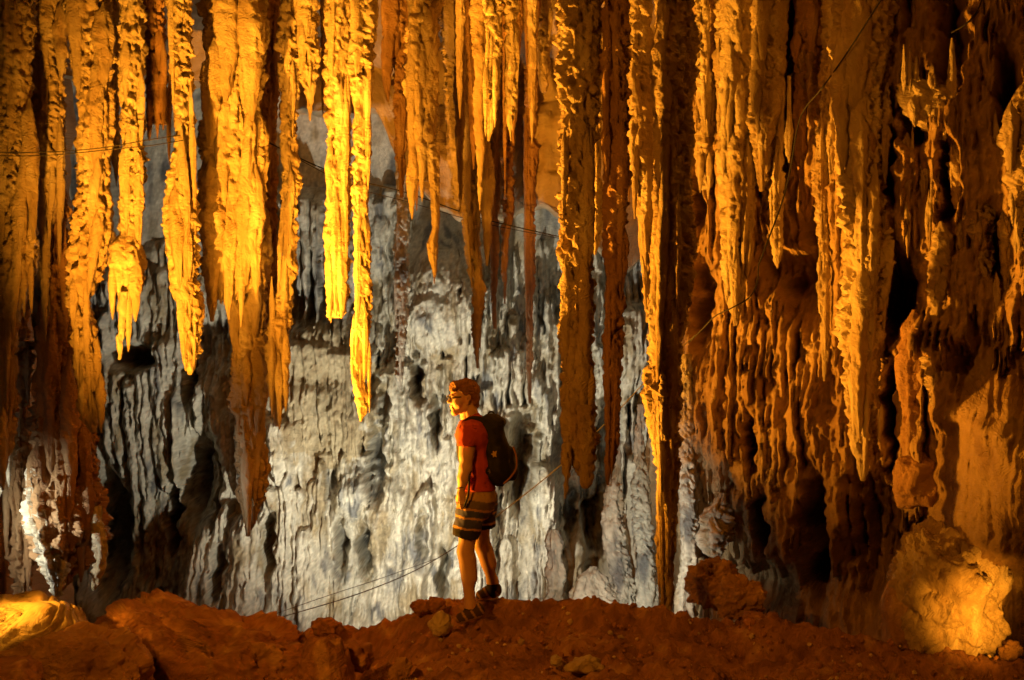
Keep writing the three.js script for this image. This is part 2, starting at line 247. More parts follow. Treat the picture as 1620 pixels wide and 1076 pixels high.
// ---- the mound and the cave floor: one sheet
const CREST = [[-600, 1060], [0, 1050], [160, 1040], [300, 1040], [440, 1020], [490, 994], [560, 992], [600, 988], [634, 972], [680, 950], [710, 944], [760, 941], [800, 946], [870, 946], [940, 944], [1000, 958], [1060, 966], [1110, 976], [1160, 986], [1210, 973], [1260, 986], [1330, 999], [1400, 1013], [1500, 1031], [1620, 1043], [2100, 1060]];
const DC = 12;
function ground(x, d) {
  const px = 810 + x * K * D0 / DC, c = CY - (table(CREST, px)[0] - 538) / K * DC / D0;
  const t = DC - d;
  let h = t > 0 ? c - .13 * sm(0, .45, t) - .10 * t : c - 1.25 * sm(-.15, 1.9, -t) - .03 * Math.max(0, -t - 2);
  h += .09 * fbm(x * 1.4, d * 1.4, 3, 3) * (t > 0 ? sm(0, .8, t) + .25 : 1);
  const f1 = Math.exp(-(((x + .27) / .16) ** 2 + ((d - 11.6) / .2) ** 2)), f2 = Math.exp(-(((x + .18) / .16) ** 2 + ((d - 11.92) / .16) ** 2));
  h = lerp(h, -.012 - .1 * (x + .36) * -1.2, Math.min(1, f1 * 1.2)); h = lerp(h, .118, Math.min(1, f2 * 1.1));
  return h;
}
{
  const xs = [], ds = [];
  for (let x = -12; x < -5; x += .25) xs.push(x); for (let x = -5; x < 5.2; x += .022) xs.push(x); for (let x = 5.2; x <= 9; x += .25) xs.push(x);
  for (let d = -4; d < 9.2; d += .25) ds.push(d); for (let d = 9.2; d < 12.5; d += .024) ds.push(d); for (let d = 12.5; d < 24; d += .2) ds.push(d);
  const g = gridGeometry(xs.length - 1, ds.length - 1, (u, v, i, j) => {
    const x = xs[i], d = ds[ds.length - 1 - j];
    let h = ground(x, d);
    if (Math.abs(x) < 5.2 && d > 9.2 && d < 12.5) {
      const k = .3 + .7 * sm(.35, .6, .5 + .5 * fbm(x * 1.1, d * 1.1, 8, 2)), pit = Math.exp(-(((x + .66) / .07) ** 2 + ((d - 10.72) / .12) ** 2));
      h += (.45 - worley(x * 4.5, d * 4.5, 7)) * .08 * k + (.45 - worley(x * 10, d * 10, 1)) * .06 * k + (.45 - worley(x * 24, d * 24, 4)) * .035 + .035 * fbm(x * 12, d * 12, 1, 3) - .2 * pit;
    }
    return [x, h, -d, x, d];
  }, PAL.clay);
  struct('clay_ground', g, M.clay);
}
// ================================================================ STALACTITES
function tubeGeo(d, edges, o = {}, origin) {
  if (edges[0][0] > edges[edges.length - 1][0]) edges = edges.slice().reverse();
  const s = d / D0 / K, p0 = edges[0][0], p1 = edges[edges.length - 1][0];
  const rm = edges.reduce((a, e) => a + e[2] - e[1], 0) / edges.length * s / 2, zr = o.zr ?? 1, L = (p1 - p0) * s;
  const fine = o.fine ?? .0138, nv = Math.max(24, Math.min(420, Math.round(L / fine))), nu = Math.max(16, Math.min(190, Math.round(2 * Math.PI * rm * .38 * (1 + zr) / fine)));
  const fl = o.flute ?? .2, kn = o.knob ?? .03, ks = o.ks ?? 20, lump = o.lump ?? .09, led = o.ledge ?? .025, sd = o.s ?? (p0 + edges[1][1] * 3.7) * .013, nf = o.nf ?? 1.9;
  const z0 = -d - (o.back ?? 0);
  return gridGeometry(nu, nv + 2, (u, v, i, j) => {
    const jj = Math.min(nv, j), py = lerp(p0, p1, jj / nv); let [xl, xr] = table(edges, py);
    const y = CY - (py - 538) * s + (j > nv ? -.006 : 0), r = Math.max(.002, (xr - xl) / 2 * s) * (1 + .13 * N(sd + 4, y * 1.2, 7) + .1 * N(sd + 9, y * 3.1, 7)) * (j > nv + 1 ? .01 : j > nv ? .6 : 1), cx = ((xl + xr) / 2 - 810) * s + Math.min(r, .06) * .5 * N(y * 1.9, sd, 3);
    const a = (u < .68 ? u / .68 : 1 + (u - .68) / .32) * Math.PI, ca = Math.cos(a), sa = Math.sin(a), small = Math.min(1, r / .09) * (.55 + .75 * sm(-.35, .35, N(cx * 2 + sd, y * 1.5, 3 + ca * .6)));
    let e = r * (fl * N(ca * nf + sd, y * .6, sa * nf) + fl * .8 * N(ca * nf * 2.4 + sd, y * .9 + 5, sa * nf * 2.4) + fl * .4 * N(ca * nf * 5.5 + sd, y * 1.6 + 9, sa * nf * 5.5) + lump * fbm(ca * 1.2 + sd, y * 3.2, sa * 1.2, 2) + led * N(sd, y * 13, ca));
    const qx = cx + r * ca, qz = z0 + r * sa * zr;
    e += Math.min(1, r / .06) * .0035 * Math.sin(y * 85 + 3 * N(sd, y * 6, ca * 1.5)) * sm(-.1, .4, N(sd + 2, y * 1.1, ca));
    e += small * ((.45 - worley(qx * ks + 3, y * ks * .7, qz * ks)) * kn * .9 + (.45 - worley(qx * ks * 1.9 + y * 2, y * ks * 1.5, qz * ks * 1.9)) * kn * .9 + kn * 1.1 * fbm(qx * 11, y * 8, qz * 11, 4) - kn * 1.7 * sm(.22, .5, N(qx * 15 + sd, y * 10, qz * 15)) - kn * 1.1 * sm(.25, .5, N(qx * 29 + sd, y * 24, qz * 29)));
    if (j > nv) e *= .3;
    return [qx + e * ca - origin.x, y - origin.y, qz + e * sa * Math.max(.6, zr) - origin.z, u * 2 * Math.PI * rm, y];
  }, PAL[o.pal ?? 'ochre'], true);
}
const dripEdges = (x, y0, y1, w, lean = 0) => [[y0, x - w * .06, x + w * .06], [lerp(y0, y1, .16), x - w * .36 + lean * .1, x + w * .36 + lean * .1], [lerp(y0, y1, .36), x - w / 2 + lean * .3, x + w / 2 + lean * .3], [lerp(y0, y1, .65), x - w * .36 + lean * .65, x + w * .36 + lean * .65], [lerp(y0, y1, .88), x - w * .22 + lean * .9, x + w * .22 + lean * .9], [y1, x - w * .08 + lean, x + w * .08 + lean]];
const DRIP = { fine: .022, flute: .22, lump: .16, ledge: .05, knob: .014, ks: 26 };
// stal(label, depth, edges, options, drips): edges are [height, left, right]; a drip is [x, top, tip, width, lean, forward]
function stal(label, d, edges, o = {}, drips = [], cat = 'stalactite', name = 'stalactite') {
  if (cat === 'stalactite' || cat === 'column') {                 // fused ribs and side drips over the shaft
    const wide = edges.map((e) => [e[0], (e[1] + e[2]) / 2, e[2] - e[1]]), a = Math.max(-60, edges[0][0]), b = edges[edges.length - 1][0], L = b - a; drips = drips.slice();
    const mw = wide.reduce((q, e) => q + e[2], 0) / wide.length, n = mw < 16 || L < 90 ? 0 : Math.min(8, Math.round(mw / 14 + L / 160));
    for (let i = 0; i < n; i++) {
      const t = .02 + rnd() * .75, len = L * (.12 + rnd() * .3), y0 = a + t * L, y1 = Math.min(b - 6, y0 + len); if (y1 - y0 < 40) continue;
      const [c0, w0] = table(wide, lerp(y0, y1, .4)), [c1, w1] = table(wide, y1), k = (rnd() * 2 - 1) * .42, w = w0 * (.26 + rnd() * .26);
      drips.push([c0 + k * w0, y0, y1, w, (c1 + k * w1 - c0 - k * w0) * .8, w0 * d / D0 / K / 2 * (o.zr ?? 1) * Math.sqrt(1 - k * k) * (.72 + rnd() * .2)]);
    }
  }
  if (cat === 'stalactite' && edges.length > 5) {                 // a ragged end: small tips round the foot
    const b = edges[edges.length - 1][0], a = edges[0][0], s = d / D0 / K, n = 2 + Math.floor(rnd() * 3); drips = drips.slice();
    for (let i = 0; i < n; i++) { const yy = b - 20 - rnd() * Math.min(150, (b - a) * .3), [l, r] = table(edges, yy), k = (rnd() * 2 - 1) * .45, w = Math.max(5, (r - l) * (.2 + rnd() * .2)); if (r - l < 12) continue; drips.push([(l + r) / 2 + k * (r - l), yy - 50 - rnd() * 40, yy + 10 + rnd() * 26, w, (rnd() - .5) * 4, (r - l) * s / 2 * (o.zr ?? 1) * Math.sqrt(1 - k * k * 4 * .8) * .8]); }
  }
  const e0 = edges[0], org = at((e0[1] + e0[2]) / 2, e0[0], d), m = M[o.mat ?? 'ochre'];
  if (!drips.length) { const me = new THREE.Mesh(tubeGeo(d, edges, o, org), m); me.castShadow = me.receiveShadow = true; me.position.copy(org); place(me, name); return tag(me, label, cat); }
  const g = base(name, org, label, cat);
  part('shaft', tubeGeo(d, edges, o, org), m, g);
  for (const q of drips) Array.isArray(q)
    ? part('drip', tubeGeo(d - (q[5] ?? .1), dripEdges(q[0], q[1], q[2], q[3], q[4]), { ...o, ...DRIP, zr: .9 }, org), m, g)
    : part(q.n ?? 'column', tubeGeo(d - (q.fwd ?? .1), q.e, { ...o, ...q.o }, org), m, g);
  return g;
}
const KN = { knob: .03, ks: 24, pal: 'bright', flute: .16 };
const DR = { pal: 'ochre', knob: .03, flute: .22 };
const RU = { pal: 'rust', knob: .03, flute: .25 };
const TOP = -170;
// ---- left, dim amber
stal('broad ochre stalactite at the far left edge with a fringe of thin drips', 13.2, [[TOP, -50, 62], [0, -18, 52], [150, -10, 50], [300, -8, 54], [380, -6, 60], [430, -6, 58], [460, -8, 44], [540, -8, 26], [620, -4, 26], [700, -8, 20], [770, -12, 4]], DR, [[10, 420, 530, 12], [26, 415, 520, 10], [38, 420, 500, 12], [50, 410, 495, 10], [4, 640, 775, 24]]);
stal('narrow ridged stalactite just right of the broad far left one', 13.8, [[TOP, 44, 112], [0, 48, 106], [120, 50, 104], [200, 48, 104], [300, 54, 98], [380, 62, 82], [440, 66, 80], [500, 70, 78]], DR, [[86, 100, 260, 14], [94, 180, 420, 16], [72, 360, 540, 14]]);
stal('long ochre stalactite ending in an orange lobe beside the grey wall', 13.3, [[TOP, 92, 190], [0, 105, 180], [150, 118, 179], [300, 120, 177], [380, 112, 174], [430, 108, 162], [480, 107, 142], [520, 116, 154], [600, 121, 156], [640, 122, 160], [662, 128, 158], [683, 142, 154]], DR, [[160, 590, 684, 18], [132, 600, 668, 16], [115, 440, 520, 14]]);
stal('low rust-brown stalactite cluster with white crusted tips above the streaked rock', 14, [[300, 76, 104], [450, 70, 112], [540, 62, 122], [640, 58, 138], [740, 52, 150], [790, 46, 152], [850, 54, 158], [885, 62, 150], [915, 74, 112], [945, 84, 94]], { ...RU, knob: .04, lump: .25, flute: .42, nf: 2.8 }, [{ n: 'tip', e: [[740, 44, 72], [790, 42, 90], [850, 52, 96], [900, 64, 106], [935, 76, 100], [952, 84, 92]], o: { pal: 'white', knob: .05, ks: 22 }, fwd: .22 }, { n: 'tip', e: [[800, 142, 158], [860, 146, 170], [895, 146, 166], [920, 142, 156], [934, 146, 150]], o: { pal: 'white', knob: .04, ks: 22 }, fwd: .2 }, [128, 780, 920, 22], [108, 800, 925, 18], [80, 520, 760, 26, 0, .26], [110, 560, 840, 30, 0, .3], [134, 600, 860, 22, 4, .22], [96, 700, 880, 22, 2, .3]]);
stal('white crusted stub low at the left edge', 14.1, [[540, 10, 56], [600, 8, 48], [660, -6, 32], [700, -12, 24], [750, -16, 12], [785, -10, 0]], { pal: 'white', knob: .06, ks: 22, lump: .4, flute: .4 }, [[30, 560, 690, 16], [44, 550, 640, 12], [14, 640, 770, 16]]);
stal('ragged dark brown column running down to the rocks at the lower left edge', 14.6, [[420, -12, 44], [520, 0, 46], [600, 4, 44], [700, 2, 52], [780, 6, 40], [860, 14, 54], [920, 20, 50], [952, 28, 44]], { ...RU, flute: .4, lump: .25 }, [[20, 640, 800, 16], [44, 760, 930, 20], [10, 600, 880, 18]], 'column', 'stone_column');
stal('thin tan sliver hanging between the narrow ridged and the lobed stalactites', 14.2, [[420, 54, 74], [480, 50, 76], [560, 56, 74], [640, 58, 72], [720, 62, 70], [760, 65, 68]], { pal: 'white', knob: .02 });
stal('slim stalactite pointed at both margins between the lobed one and its bulbed neighbour', 13.7, [[TOP, 164, 194], [0, 168, 190], [150, 172, 190], [250, 176, 190], [280, 181, 187], [294, 183, 185]], DR);
stal('straight ochre stalactite whose end swells and splits into three points', 13, [[TOP, 184, 234], [0, 190, 229], [200, 192, 227], [300, 190, 228], [370, 187, 224], [392, 174, 230], [420, 172, 231], [450, 176, 226], [476, 184, 216], [500, 188, 208]], { ...DR, pal: 'bright' }, [[178, 410, 505, 14], [216, 410, 508, 22, -2], [203, 450, 556, 14], { n: 'tip', e: [[462, 188, 202], [500, 187, 199], [540, 184, 196], [568, 186, 192]], o: { pal: 'white', knob: .02 }, fwd: .12 }]);
stal('short dark brown stalactite ending in three fine points over the grey gap', 15, [[TOP, 222, 266], [0, 226, 262], [120, 228, 264], [170, 230, 270], [196, 236, 268]], { ...RU }, [[236, 150, 222, 12], [249, 150, 220, 9], [268, 120, 260, 9], [258, 60, 205, 14]]);
// ---- centre left, bright amber
stal('brightest long knobbly stalactite with a glowing yellow blunt tip', 13, [[TOP, 262, 318], [0, 260, 306], [60, 266, 305], [150, 272, 305], [220, 275, 304], [300, 264, 312], [340, 260, 316], [400, 264, 317], [450, 270, 318], [490, 282, 318], [540, 286, 316], [575, 290, 311], [592, 297, 304]], KN);
stal('widest bright knobbly curtain with fringed lower edge', 13.5, [[TOP, 298, 436], [0, 312, 424], [60, 318, 421], [130, 330, 413], [170, 324, 410], [220, 320, 416], [300, 314, 420], [350, 318, 419], [420, 322, 412], [450, 330, 398], [474, 345, 380]], { ...KN, zr: .5, nf: 3, flute: .3 }, [[335, 280, 508, 36], [362, 300, 505, 26], [381, 310, 516, 16], [404, 260, 470, 26], [350, 180, 480, 30], [390, 220, 450, 30], [340, 60, 230, 40, -8, .18], [395, -40, 190, 44, 4, .18], [358, -60, 160, 46, 0, .2]]);
stal('rust orange hanging cluster below the widest bright curtain, drawn to one long point', 14.3, [[330, 345, 424], [430, 350, 425], [520, 366, 424], [560, 368, 426], [620, 362, 424], [640, 360, 424], [670, 370, 420], [720, 376, 420], [780, 379, 416], [820, 384, 404], [848, 389, 395]], { pal: 'ochre', knob: .022, flute: .34, nf: 2.6 }, [[378, 560, 690, 18], [402, 640, 800, 22], [414, 560, 720, 16], [390, 560, 640, 20, 0, .2], [388, 700, 845, 20, 4, .16]]);
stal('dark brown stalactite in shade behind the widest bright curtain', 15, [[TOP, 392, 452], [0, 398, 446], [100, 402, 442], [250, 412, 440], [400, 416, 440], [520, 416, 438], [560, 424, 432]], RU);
stal('long straight amber stalactite whose foot broadens into orange fringes', 14, [[TOP, 436, 480], [0, 440, 475], [150, 444, 471], [300, 446, 472], [390, 446, 472], [450, 440, 467], [520, 424, 460], [580, 424, 456], [640, 427, 450], [674, 434, 440]], { ...DR, pal: 'bright', knob: .035 }, [[430, 530, 660, 16], [452, 520, 650, 14], [442, 560, 678, 14]]);
stal('short pointed amber stalactite beside the long straight one', 13.6, [[TOP, 460, 514], [0, 466, 508], [70, 470, 506], [120, 473, 499], [160, 484, 496], [190, 489, 492]], KN);
stal('flat-bottomed bright amber stalactite', 13.3, [[TOP, 510, 560], [0, 515, 554], [100, 514, 556], [250, 516, 553], [400, 516, 552], [470, 514, 550], [497, 514, 548], [502, 516, 546]], KN, [[521, 400, 506, 14], [540, 380, 503, 18], [532, 300, 500, 18], [547, 120, 430, 14]]);
stal('longest bright yellow stalactite with a crooked tip over the tan shield', 12.9, [[TOP, 552, 602], [0, 553, 596], [120, 556, 592], [170, 562, 590], [240, 558, 586], [330, 560, 586], [420, 558, 588], [500, 557, 587], [560, 553, 580], [600, 557, 579], [628, 562, 588], [648, 566, 584], [666, 569, 573]], KN);
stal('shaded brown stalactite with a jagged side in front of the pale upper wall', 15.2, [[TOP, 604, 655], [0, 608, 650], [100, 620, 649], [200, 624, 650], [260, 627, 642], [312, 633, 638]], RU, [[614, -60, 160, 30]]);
stal('broad amber stalactite dividing into three unequal drips', 14.6, [[TOP, 638, 704], [0, 641, 697], [120, 643, 694], [200, 645, 694], [250, 647, 692], [285, 652, 690]], { ...DR, pal: 'ochre' }, [[652, 220, 346, 18], [668, 230, 318, 12], { n: 'drip', e: [[230, 674, 696], [300, 678, 695], [360, 682, 696], [385, 676, 694], [402, 677, 692], [430, 684, 691], [448, 686, 688]], o: { knob: .02 } }, [652, 40, 300, 20], [682, 20, 280, 24]]);
stal('wide brown ceiling stalactite that narrows to a long thin rust drip', 15.9, [[TOP, 685, 776], [60, 700, 764], [150, 704, 760], [240, 706, 762], [300, 716, 760], [340, 724, 758], [400, 736, 758], [470, 745, 766], [540, 748, 762], [582, 753, 757]], { ...RU, pal: 'ochre' }, [[722, 120, 320, 26], [770, 200, 420, 26]]);
stal('left of the twin bright yellow stalactites near the top', 13.4, [[TOP, 760, 800], [0, 764, 794], [80, 766, 792], [150, 764, 790], [188, 766, 786], [206, 769, 781], [222, 771, 775]], KN, [[768, 100, 215, 10], [783, 90, 200, 10]]);
stal('right of the twin bright yellow stalactites near the top', 13.45, [[TOP, 790, 830], [0, 795, 822], [80, 797, 820], [160, 798, 818], [190, 802, 815], [222, 807, 811]], KN);
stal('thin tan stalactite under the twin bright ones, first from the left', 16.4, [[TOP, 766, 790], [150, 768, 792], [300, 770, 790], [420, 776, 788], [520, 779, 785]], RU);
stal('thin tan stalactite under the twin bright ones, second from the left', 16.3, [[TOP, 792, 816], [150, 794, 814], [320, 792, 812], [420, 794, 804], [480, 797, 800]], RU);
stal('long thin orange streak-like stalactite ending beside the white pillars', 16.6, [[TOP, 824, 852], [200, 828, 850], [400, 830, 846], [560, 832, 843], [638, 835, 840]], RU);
stal('short banded stub on the amber ceiling behind the twin stalactites', 15.8, [[TOP, 842, 876], [30, 846, 872], [90, 848, 871], [130, 851, 868], [146, 855, 864]], { ...DR, ledge: .2 });
stal('slender white knobbly pillar hanging in front of the cream wall', 17.4, [[200, 628, 650], [290, 626, 647], [340, 626, 648], [420, 624, 648], [520, 624, 643], [590, 626, 640], [618, 631, 635]], { pal: 'white', knob: .03, ledge: .14, mat: 'pale' });
// ---- centre right
stal('massive dark stalactite with a bright yellow left edge and two-pronged foot', 11.6, [[TOP, 874, 956], [0, 880, 950], [100, 881, 948], [200, 885, 944], [270, 887, 940], [350, 885, 940], [450, 885, 940], [560, 887, 938], [640, 890, 942], [700, 892, 943], [735, 900, 938], [752, 910, 932]], { pal: 'ochre', knob: .03, flute: .14, ks: 18 }, [{ n: 'prong', e: [[590, 888, 904], [660, 887, 906], [720, 887, 904], [765, 889, 900], [788, 892, 895]], o: { knob: .025 }, fwd: .06 }, { n: 'prong', e: [[640, 905, 940], [700, 908, 942], [740, 914, 938], [765, 918, 936], [772, 922, 932]], o: { knob: .02 }, fwd: .08 }]);
stal('thin string of bright knobs tucked behind the massive dark stalactite', 12.4, [[TOP, 938, 954], [120, 938, 952], [200, 936, 952], [280, 935, 951], [330, 934, 955], [370, 936, 950], [402, 939, 944]], { ...KN, ks: 20 });
stal('shadowed rough brown stalactite between the two tallest right-centre ones', 11.5, [[TOP, 948, 998], [0, 953, 993], [200, 955, 993], [330, 955, 995], [450, 956, 990], [560, 952, 984], [670, 956, 980], [720, 956, 976], [766, 959, 966]], { ...RU, knob: .03 });
stal('knobbly amber stalactite joined to the left of the tallest column', 12.9, [[TOP, 986, 1040], [0, 990, 1034], [150, 990, 1036], [280, 997, 1040], [340, 1006, 1045], [400, 1013, 1042], [470, 1018, 1040], [510, 1024, 1036]], { ...KN, pal: 'ochre' }, [[1004, 100, 345, 18], [1022, 250, 420, 20]]);
stal('tallest column, amber above and dark brown where it meets the mound', 12.5, [[TOP, 1028, 1108], [0, 1036, 1100], [100, 1037, 1098], [160, 1037, 1092], [250, 1037, 1096], [350, 1034, 1098], [420, 1030, 1094], [500, 1031, 1084], [560, 1030, 1078], [610, 1018, 1078], [660, 1023, 1076], [720, 1034, 1076], [780, 1038, 1074], [860, 1037, 1069], [930, 1042, 1065], [985, 1046, 1060]], { pal: 'ochre', knob: .028, ks: 24, flute: .28, nf: 2.4 }, [[1048, -40, 420, 34], [1072, 300, 500, 12, 0, .16], [1046, 560, 760, 24]]);
// ---- right wall, hanging pieces
stal('pale pointed cone at the left end of the right wall', 14.5, [[TOP, 1092, 1120], [0, 1096, 1124], [60, 1098, 1126], [100, 1094, 1126], [150, 1098, 1126], [190, 1108, 1124], [216, 1118, 1122]], { ...DR, pal: 'bright' });
stal('stubby ochre fringe below the pale pointed cone', 14.6, [[90, 1114, 1122], [150, 1100, 1132], [220, 1098, 1132], [270, 1102, 1130], [296, 1106, 1124], [302, 1110, 1118]], DR, [[1108, 240, 304, 12], [1122, 240, 300, 12]]);
stal('fluted ochre stalactite between the pale cone and the smooth bright one', 14.4, [[TOP, 1124, 1160], [0, 1128, 1158], [100, 1130, 1156], [150, 1134, 1152], [200, 1140, 1150], [212, 1143, 1147]], DR, [[1138, 60, 240, 14], [1150, 80, 215, 14]]);
stal('smooth bright amber stalactite with a ragged pointed foot', 14.1, [[TOP, 1138, 1200], [0, 1142, 1198], [120, 1142, 1194], [180, 1142, 1190], [250, 1136, 1192], [350, 1140, 1195], [430, 1140, 1182], [480, 1148, 1175], [514, 1160, 1168]], { pal: 'bright', knob: .02, flute: .18 }, [[1162, 380, 515, 22], [1150, 400, 480, 14], [1182, 360, 440, 18]]);
stal('folded ochre stalactite hanging left of the first black cleft', 13.9, [[TOP, 1182, 1252], [0, 1188, 1246], [100, 1192, 1244], [170, 1186, 1240], [230, 1188, 1224], [280, 1194, 1214], [302, 1200, 1208]], DR, [[1218, 60, 180, 14], [1196, 40, 120, 16], [1206, 160, 300, 16]]);
stal('tiny bright yellow drip in the first black cleft', 13.6, [[120, 1246, 1252], [180, 1245, 1252], [215, 1240, 1254], [240, 1242, 1252], [256, 1247, 1250]], { pal: 'bright', knob: .02 });
stal('slim amber stalactite under the tiny bright drip', 13.9, [[120, 1232, 1236], [190, 1226, 1240], [260, 1222, 1240], [300, 1221, 1242], [370, 1218, 1240], [408, 1222, 1236], [424, 1227, 1232]], { ...DR, pal: 'bright' });
stal('brown stalactite between the two black clefts', 14, [[TOP, 1250, 1312], [0, 1256, 1303], [100, 1254, 1299], [200, 1258, 1295], [260, 1262, 1290], [330, 1268, 1286], [350, 1274, 1282]], { ...RU });
stal('thin rod-like stalactite left of the gold-lit column', 13.7, [[TOP, 1304, 1330], [60, 1302, 1326], [150, 1296, 1320], [240, 1288, 1312], [300, 1288, 1312], [450, 1294, 1314], [550, 1298, 1312], [602, 1302, 1308]], DR, [[1316, 150, 320, 18]]);
stal('gold-lit column of glittering knobs, the largest on the right', 13.2, [[TOP, 1318, 1424], [0, 1322, 1416], [60, 1316, 1410], [120, 1330, 1400], [170, 1320, 1396], [300, 1327, 1400], [400, 1329, 1410], [440, 1330, 1408], [540, 1328, 1398], [620, 1336, 1385], [700, 1342, 1378], [740, 1352, 1374], [760, 1360, 1368]], { pal: 'bright', knob: .035, ks: 24, flute: .16, mat: 'wet' }, [{ n: 'drip', e: [[380, 1390, 1416], [430, 1392, 1412], [480, 1392, 1404], [545, 1396, 1399]], o: { knob: .02 } }, [1390, 40, 140, 26], [1345, 20, 180, 40, 0, .14], [1352, 560, 690, 20], [1395, 640, 700, 10, -4]], 'column');
stal('knobbly hanging coral-like clump with upright fingers at upper right', 13, [[90, 1428, 1440], [120, 1424, 1452], [150, 1426, 1518], [180, 1430, 1514], [200, 1452, 1508], [220, 1484, 1498]], { pal: 'bright', knob: .05, ks: 20, lump: .4, zr: .6 }, [[1506, 210, 60, 18], [1430, 150, 70, 10], [1440, 150, 76, 8], [1474, 150, 100, 16], [1448, 150, 200, 22], [1495, 160, 222, 14], [1478, 160, 212, 14], [1450, 130, 88, 8]], 'rock formation', 'coral_formation');
for (const [label, d, x, a, b, w, lean = 0, o = DR] of [
  ['narrow brown drip right of the gold-lit column near the top', 13.4, 1420, TOP, 210, 22, 0, RU],
  ['long tapering brown drip above the coral-like clump, left one', 13.5, 1462, TOP, 150, 24, -2, RU],
  ['long tapering brown drip above the coral-like clump, right one', 13.5, 1488, TOP, 120, 34, -4, RU],
  ['pale pointed drip below left of the coral-like clump', 13.1, 1404, 130, 290, 18, -4],
  ['ochre drip beneath the coral-like clump, leftmost of four', 13.1, 1436, 210, 320, 26, 2],
  ['ochre drip beneath the coral-like clump, second of four', 13.1, 1464, 230, 322, 18, -2],
  ['ochre drip beneath the coral-like clump, third of four', 13.1, 1482, 260, 312, 10, 0],
  ['ochre drip beneath the coral-like clump, rightmost of four', 13.0, 1512, 220, 330, 26, 0],
  ['small isolated drip with a pale tip under the dark hollow', 13, 1434, 320, 408, 12, 2],
  ['pair-like slender drip left of the hollow at right', 12.9, 1470, 300, 406, 14, 0],
  ['broad ridged stalactite standing over the round rust bulge', 12.8, 1488, 350, 520, 36, -8],
  ['thin drip between the broad ridged one and the knobbly one', 12.8, 1518, 330, 480, 12, 4],
  ['knobbly brown stalactite at right with a blunt foot', 12.6, 1552, 240, 486, 44, 6, { ...DR, knob: .05 }],
  ['leaf-shaped stalactite near the right edge', 12.4, 1588, 330, 470, 26, 6],
  ['finger-thin drip just left of the leaf-shaped stalactite', 12.4, 1576, 430, 518, 12, 2],
  ['bright stub at the right edge below the black hole', 12.5, 1574, 170, 345, 14, 0],
  ['heavy brown stalactite cut by the right edge of the picture', 12.2, 1622, 120, 420, 60, -8],
]) stal(label, d, dripEdges(x, a, b, w, lean), { ...o, flute: .26, lump: .26 });
stal('cone-shaped knobbly boss hanging over the round rust bulge', 12.8, [[490, 1484, 1492], [535, 1470, 1508], [570, 1464, 1508], [620, 1466, 1506], [645, 1474, 1498], [660, 1480, 1488]], { ...DR, knob: .04 });
stal('smooth rust pillar beside the dark crack, left of the conical boss', 13, [[490, 1444, 1450], [525, 1424, 1470], [560, 1416, 1464], [620, 1422, 1458], [700, 1426, 1456], [770, 1430, 1452], [800, 1434, 1450]], { ...RU, knob: .012 }, [], 'pillar', 'stone_pillar');
// ---- thin drips between and behind the large ones
for (let i = 0; i < 30; i++) {
  const left = i < 10, x = left ? 20 + rnd() * 540 : 590 + rnd() * 420, w = 7 + rnd() * 11, b = left ? 60 + rnd() * 150 : 60 + rnd() * 280;
  const m = new THREE.Mesh(tubeGeo(14.3 + rnd() * 1.5, [[TOP, x - w, x + w], [0, x - w * .7, x + w * .7], [b * .6, x - w * .5, x + w * .5], [b * .88, x - w * .24, x + w * .24], [b, x - w * .07, x + w * .07]], { pal: rnd() < .5 ? 'rust' : 'ochre', knob: .02, fine: .02, flute: .25 }, V3(0, 0, 0)), M.ochre);
  m.castShadow = m.receiveShadow = true; place(m, 'thin_stalactite'); tag(m, 'thin brown drip, one of many among and behind the large hanging stalactites', 'stalactite', 'thin drips among the large stalactites');
}
// ---- behind the mound: pale pillars
for (const [label, d, e, o] of [
  ['white fluted pillar touching the right side of the tallest column', 14.8, [[560, 1076, 1094], [660, 1072, 1098], [760, 1074, 1104], [860, 1076, 1104], [930, 1070, 1100], [985, 1064, 1104]], {}],
  ['pale ragged pillar left of the tallest column', 15.6, [[640, 1010, 1022], [720, 1004, 1020], [800, 1000, 1030], [880, 1008, 1036], [1000, 1004, 1044]], {}],
  ['slim white pillar below the shadowed brown stalactite', 15.8, [[660, 972, 980], [740, 972, 982], [780, 956, 986], [860, 952, 992], [940, 970, 1004], [1000, 966, 1010]], {}],
  ['stacked yellowish stalagmite on the far side of the mound', 16.2, [[838, 868, 882], [860, 862, 890], [885, 866, 886], [905, 862, 892], [940, 866, 888], [1000, 850, 900]], { lump: .5 }],
  ['rounded white stalagmite boss near the centre right of the mound', 15.8, [[896, 930, 944], [915, 908, 960], [950, 896, 980], [1010, 890, 985]], { zr: .8 }],
]) stal(label, d, e, { pal: 'white', knob: .03, mat: 'pale', ...o }, [], 'pillar', 'pale_pillar');
// white crust at the foot of the right wall
stal('white crusted lump where the pale pillars meet the rust wall', 14.5, [[780, 1140, 1148], [815, 1110, 1152], [845, 1106, 1160], [868, 1110, 1146], [880, 1118, 1138]], { pal: 'white', knob: .05, ks: 20, lump: .4, mat: 'pale' }, [], 'rock formation', 'crusted_lump');
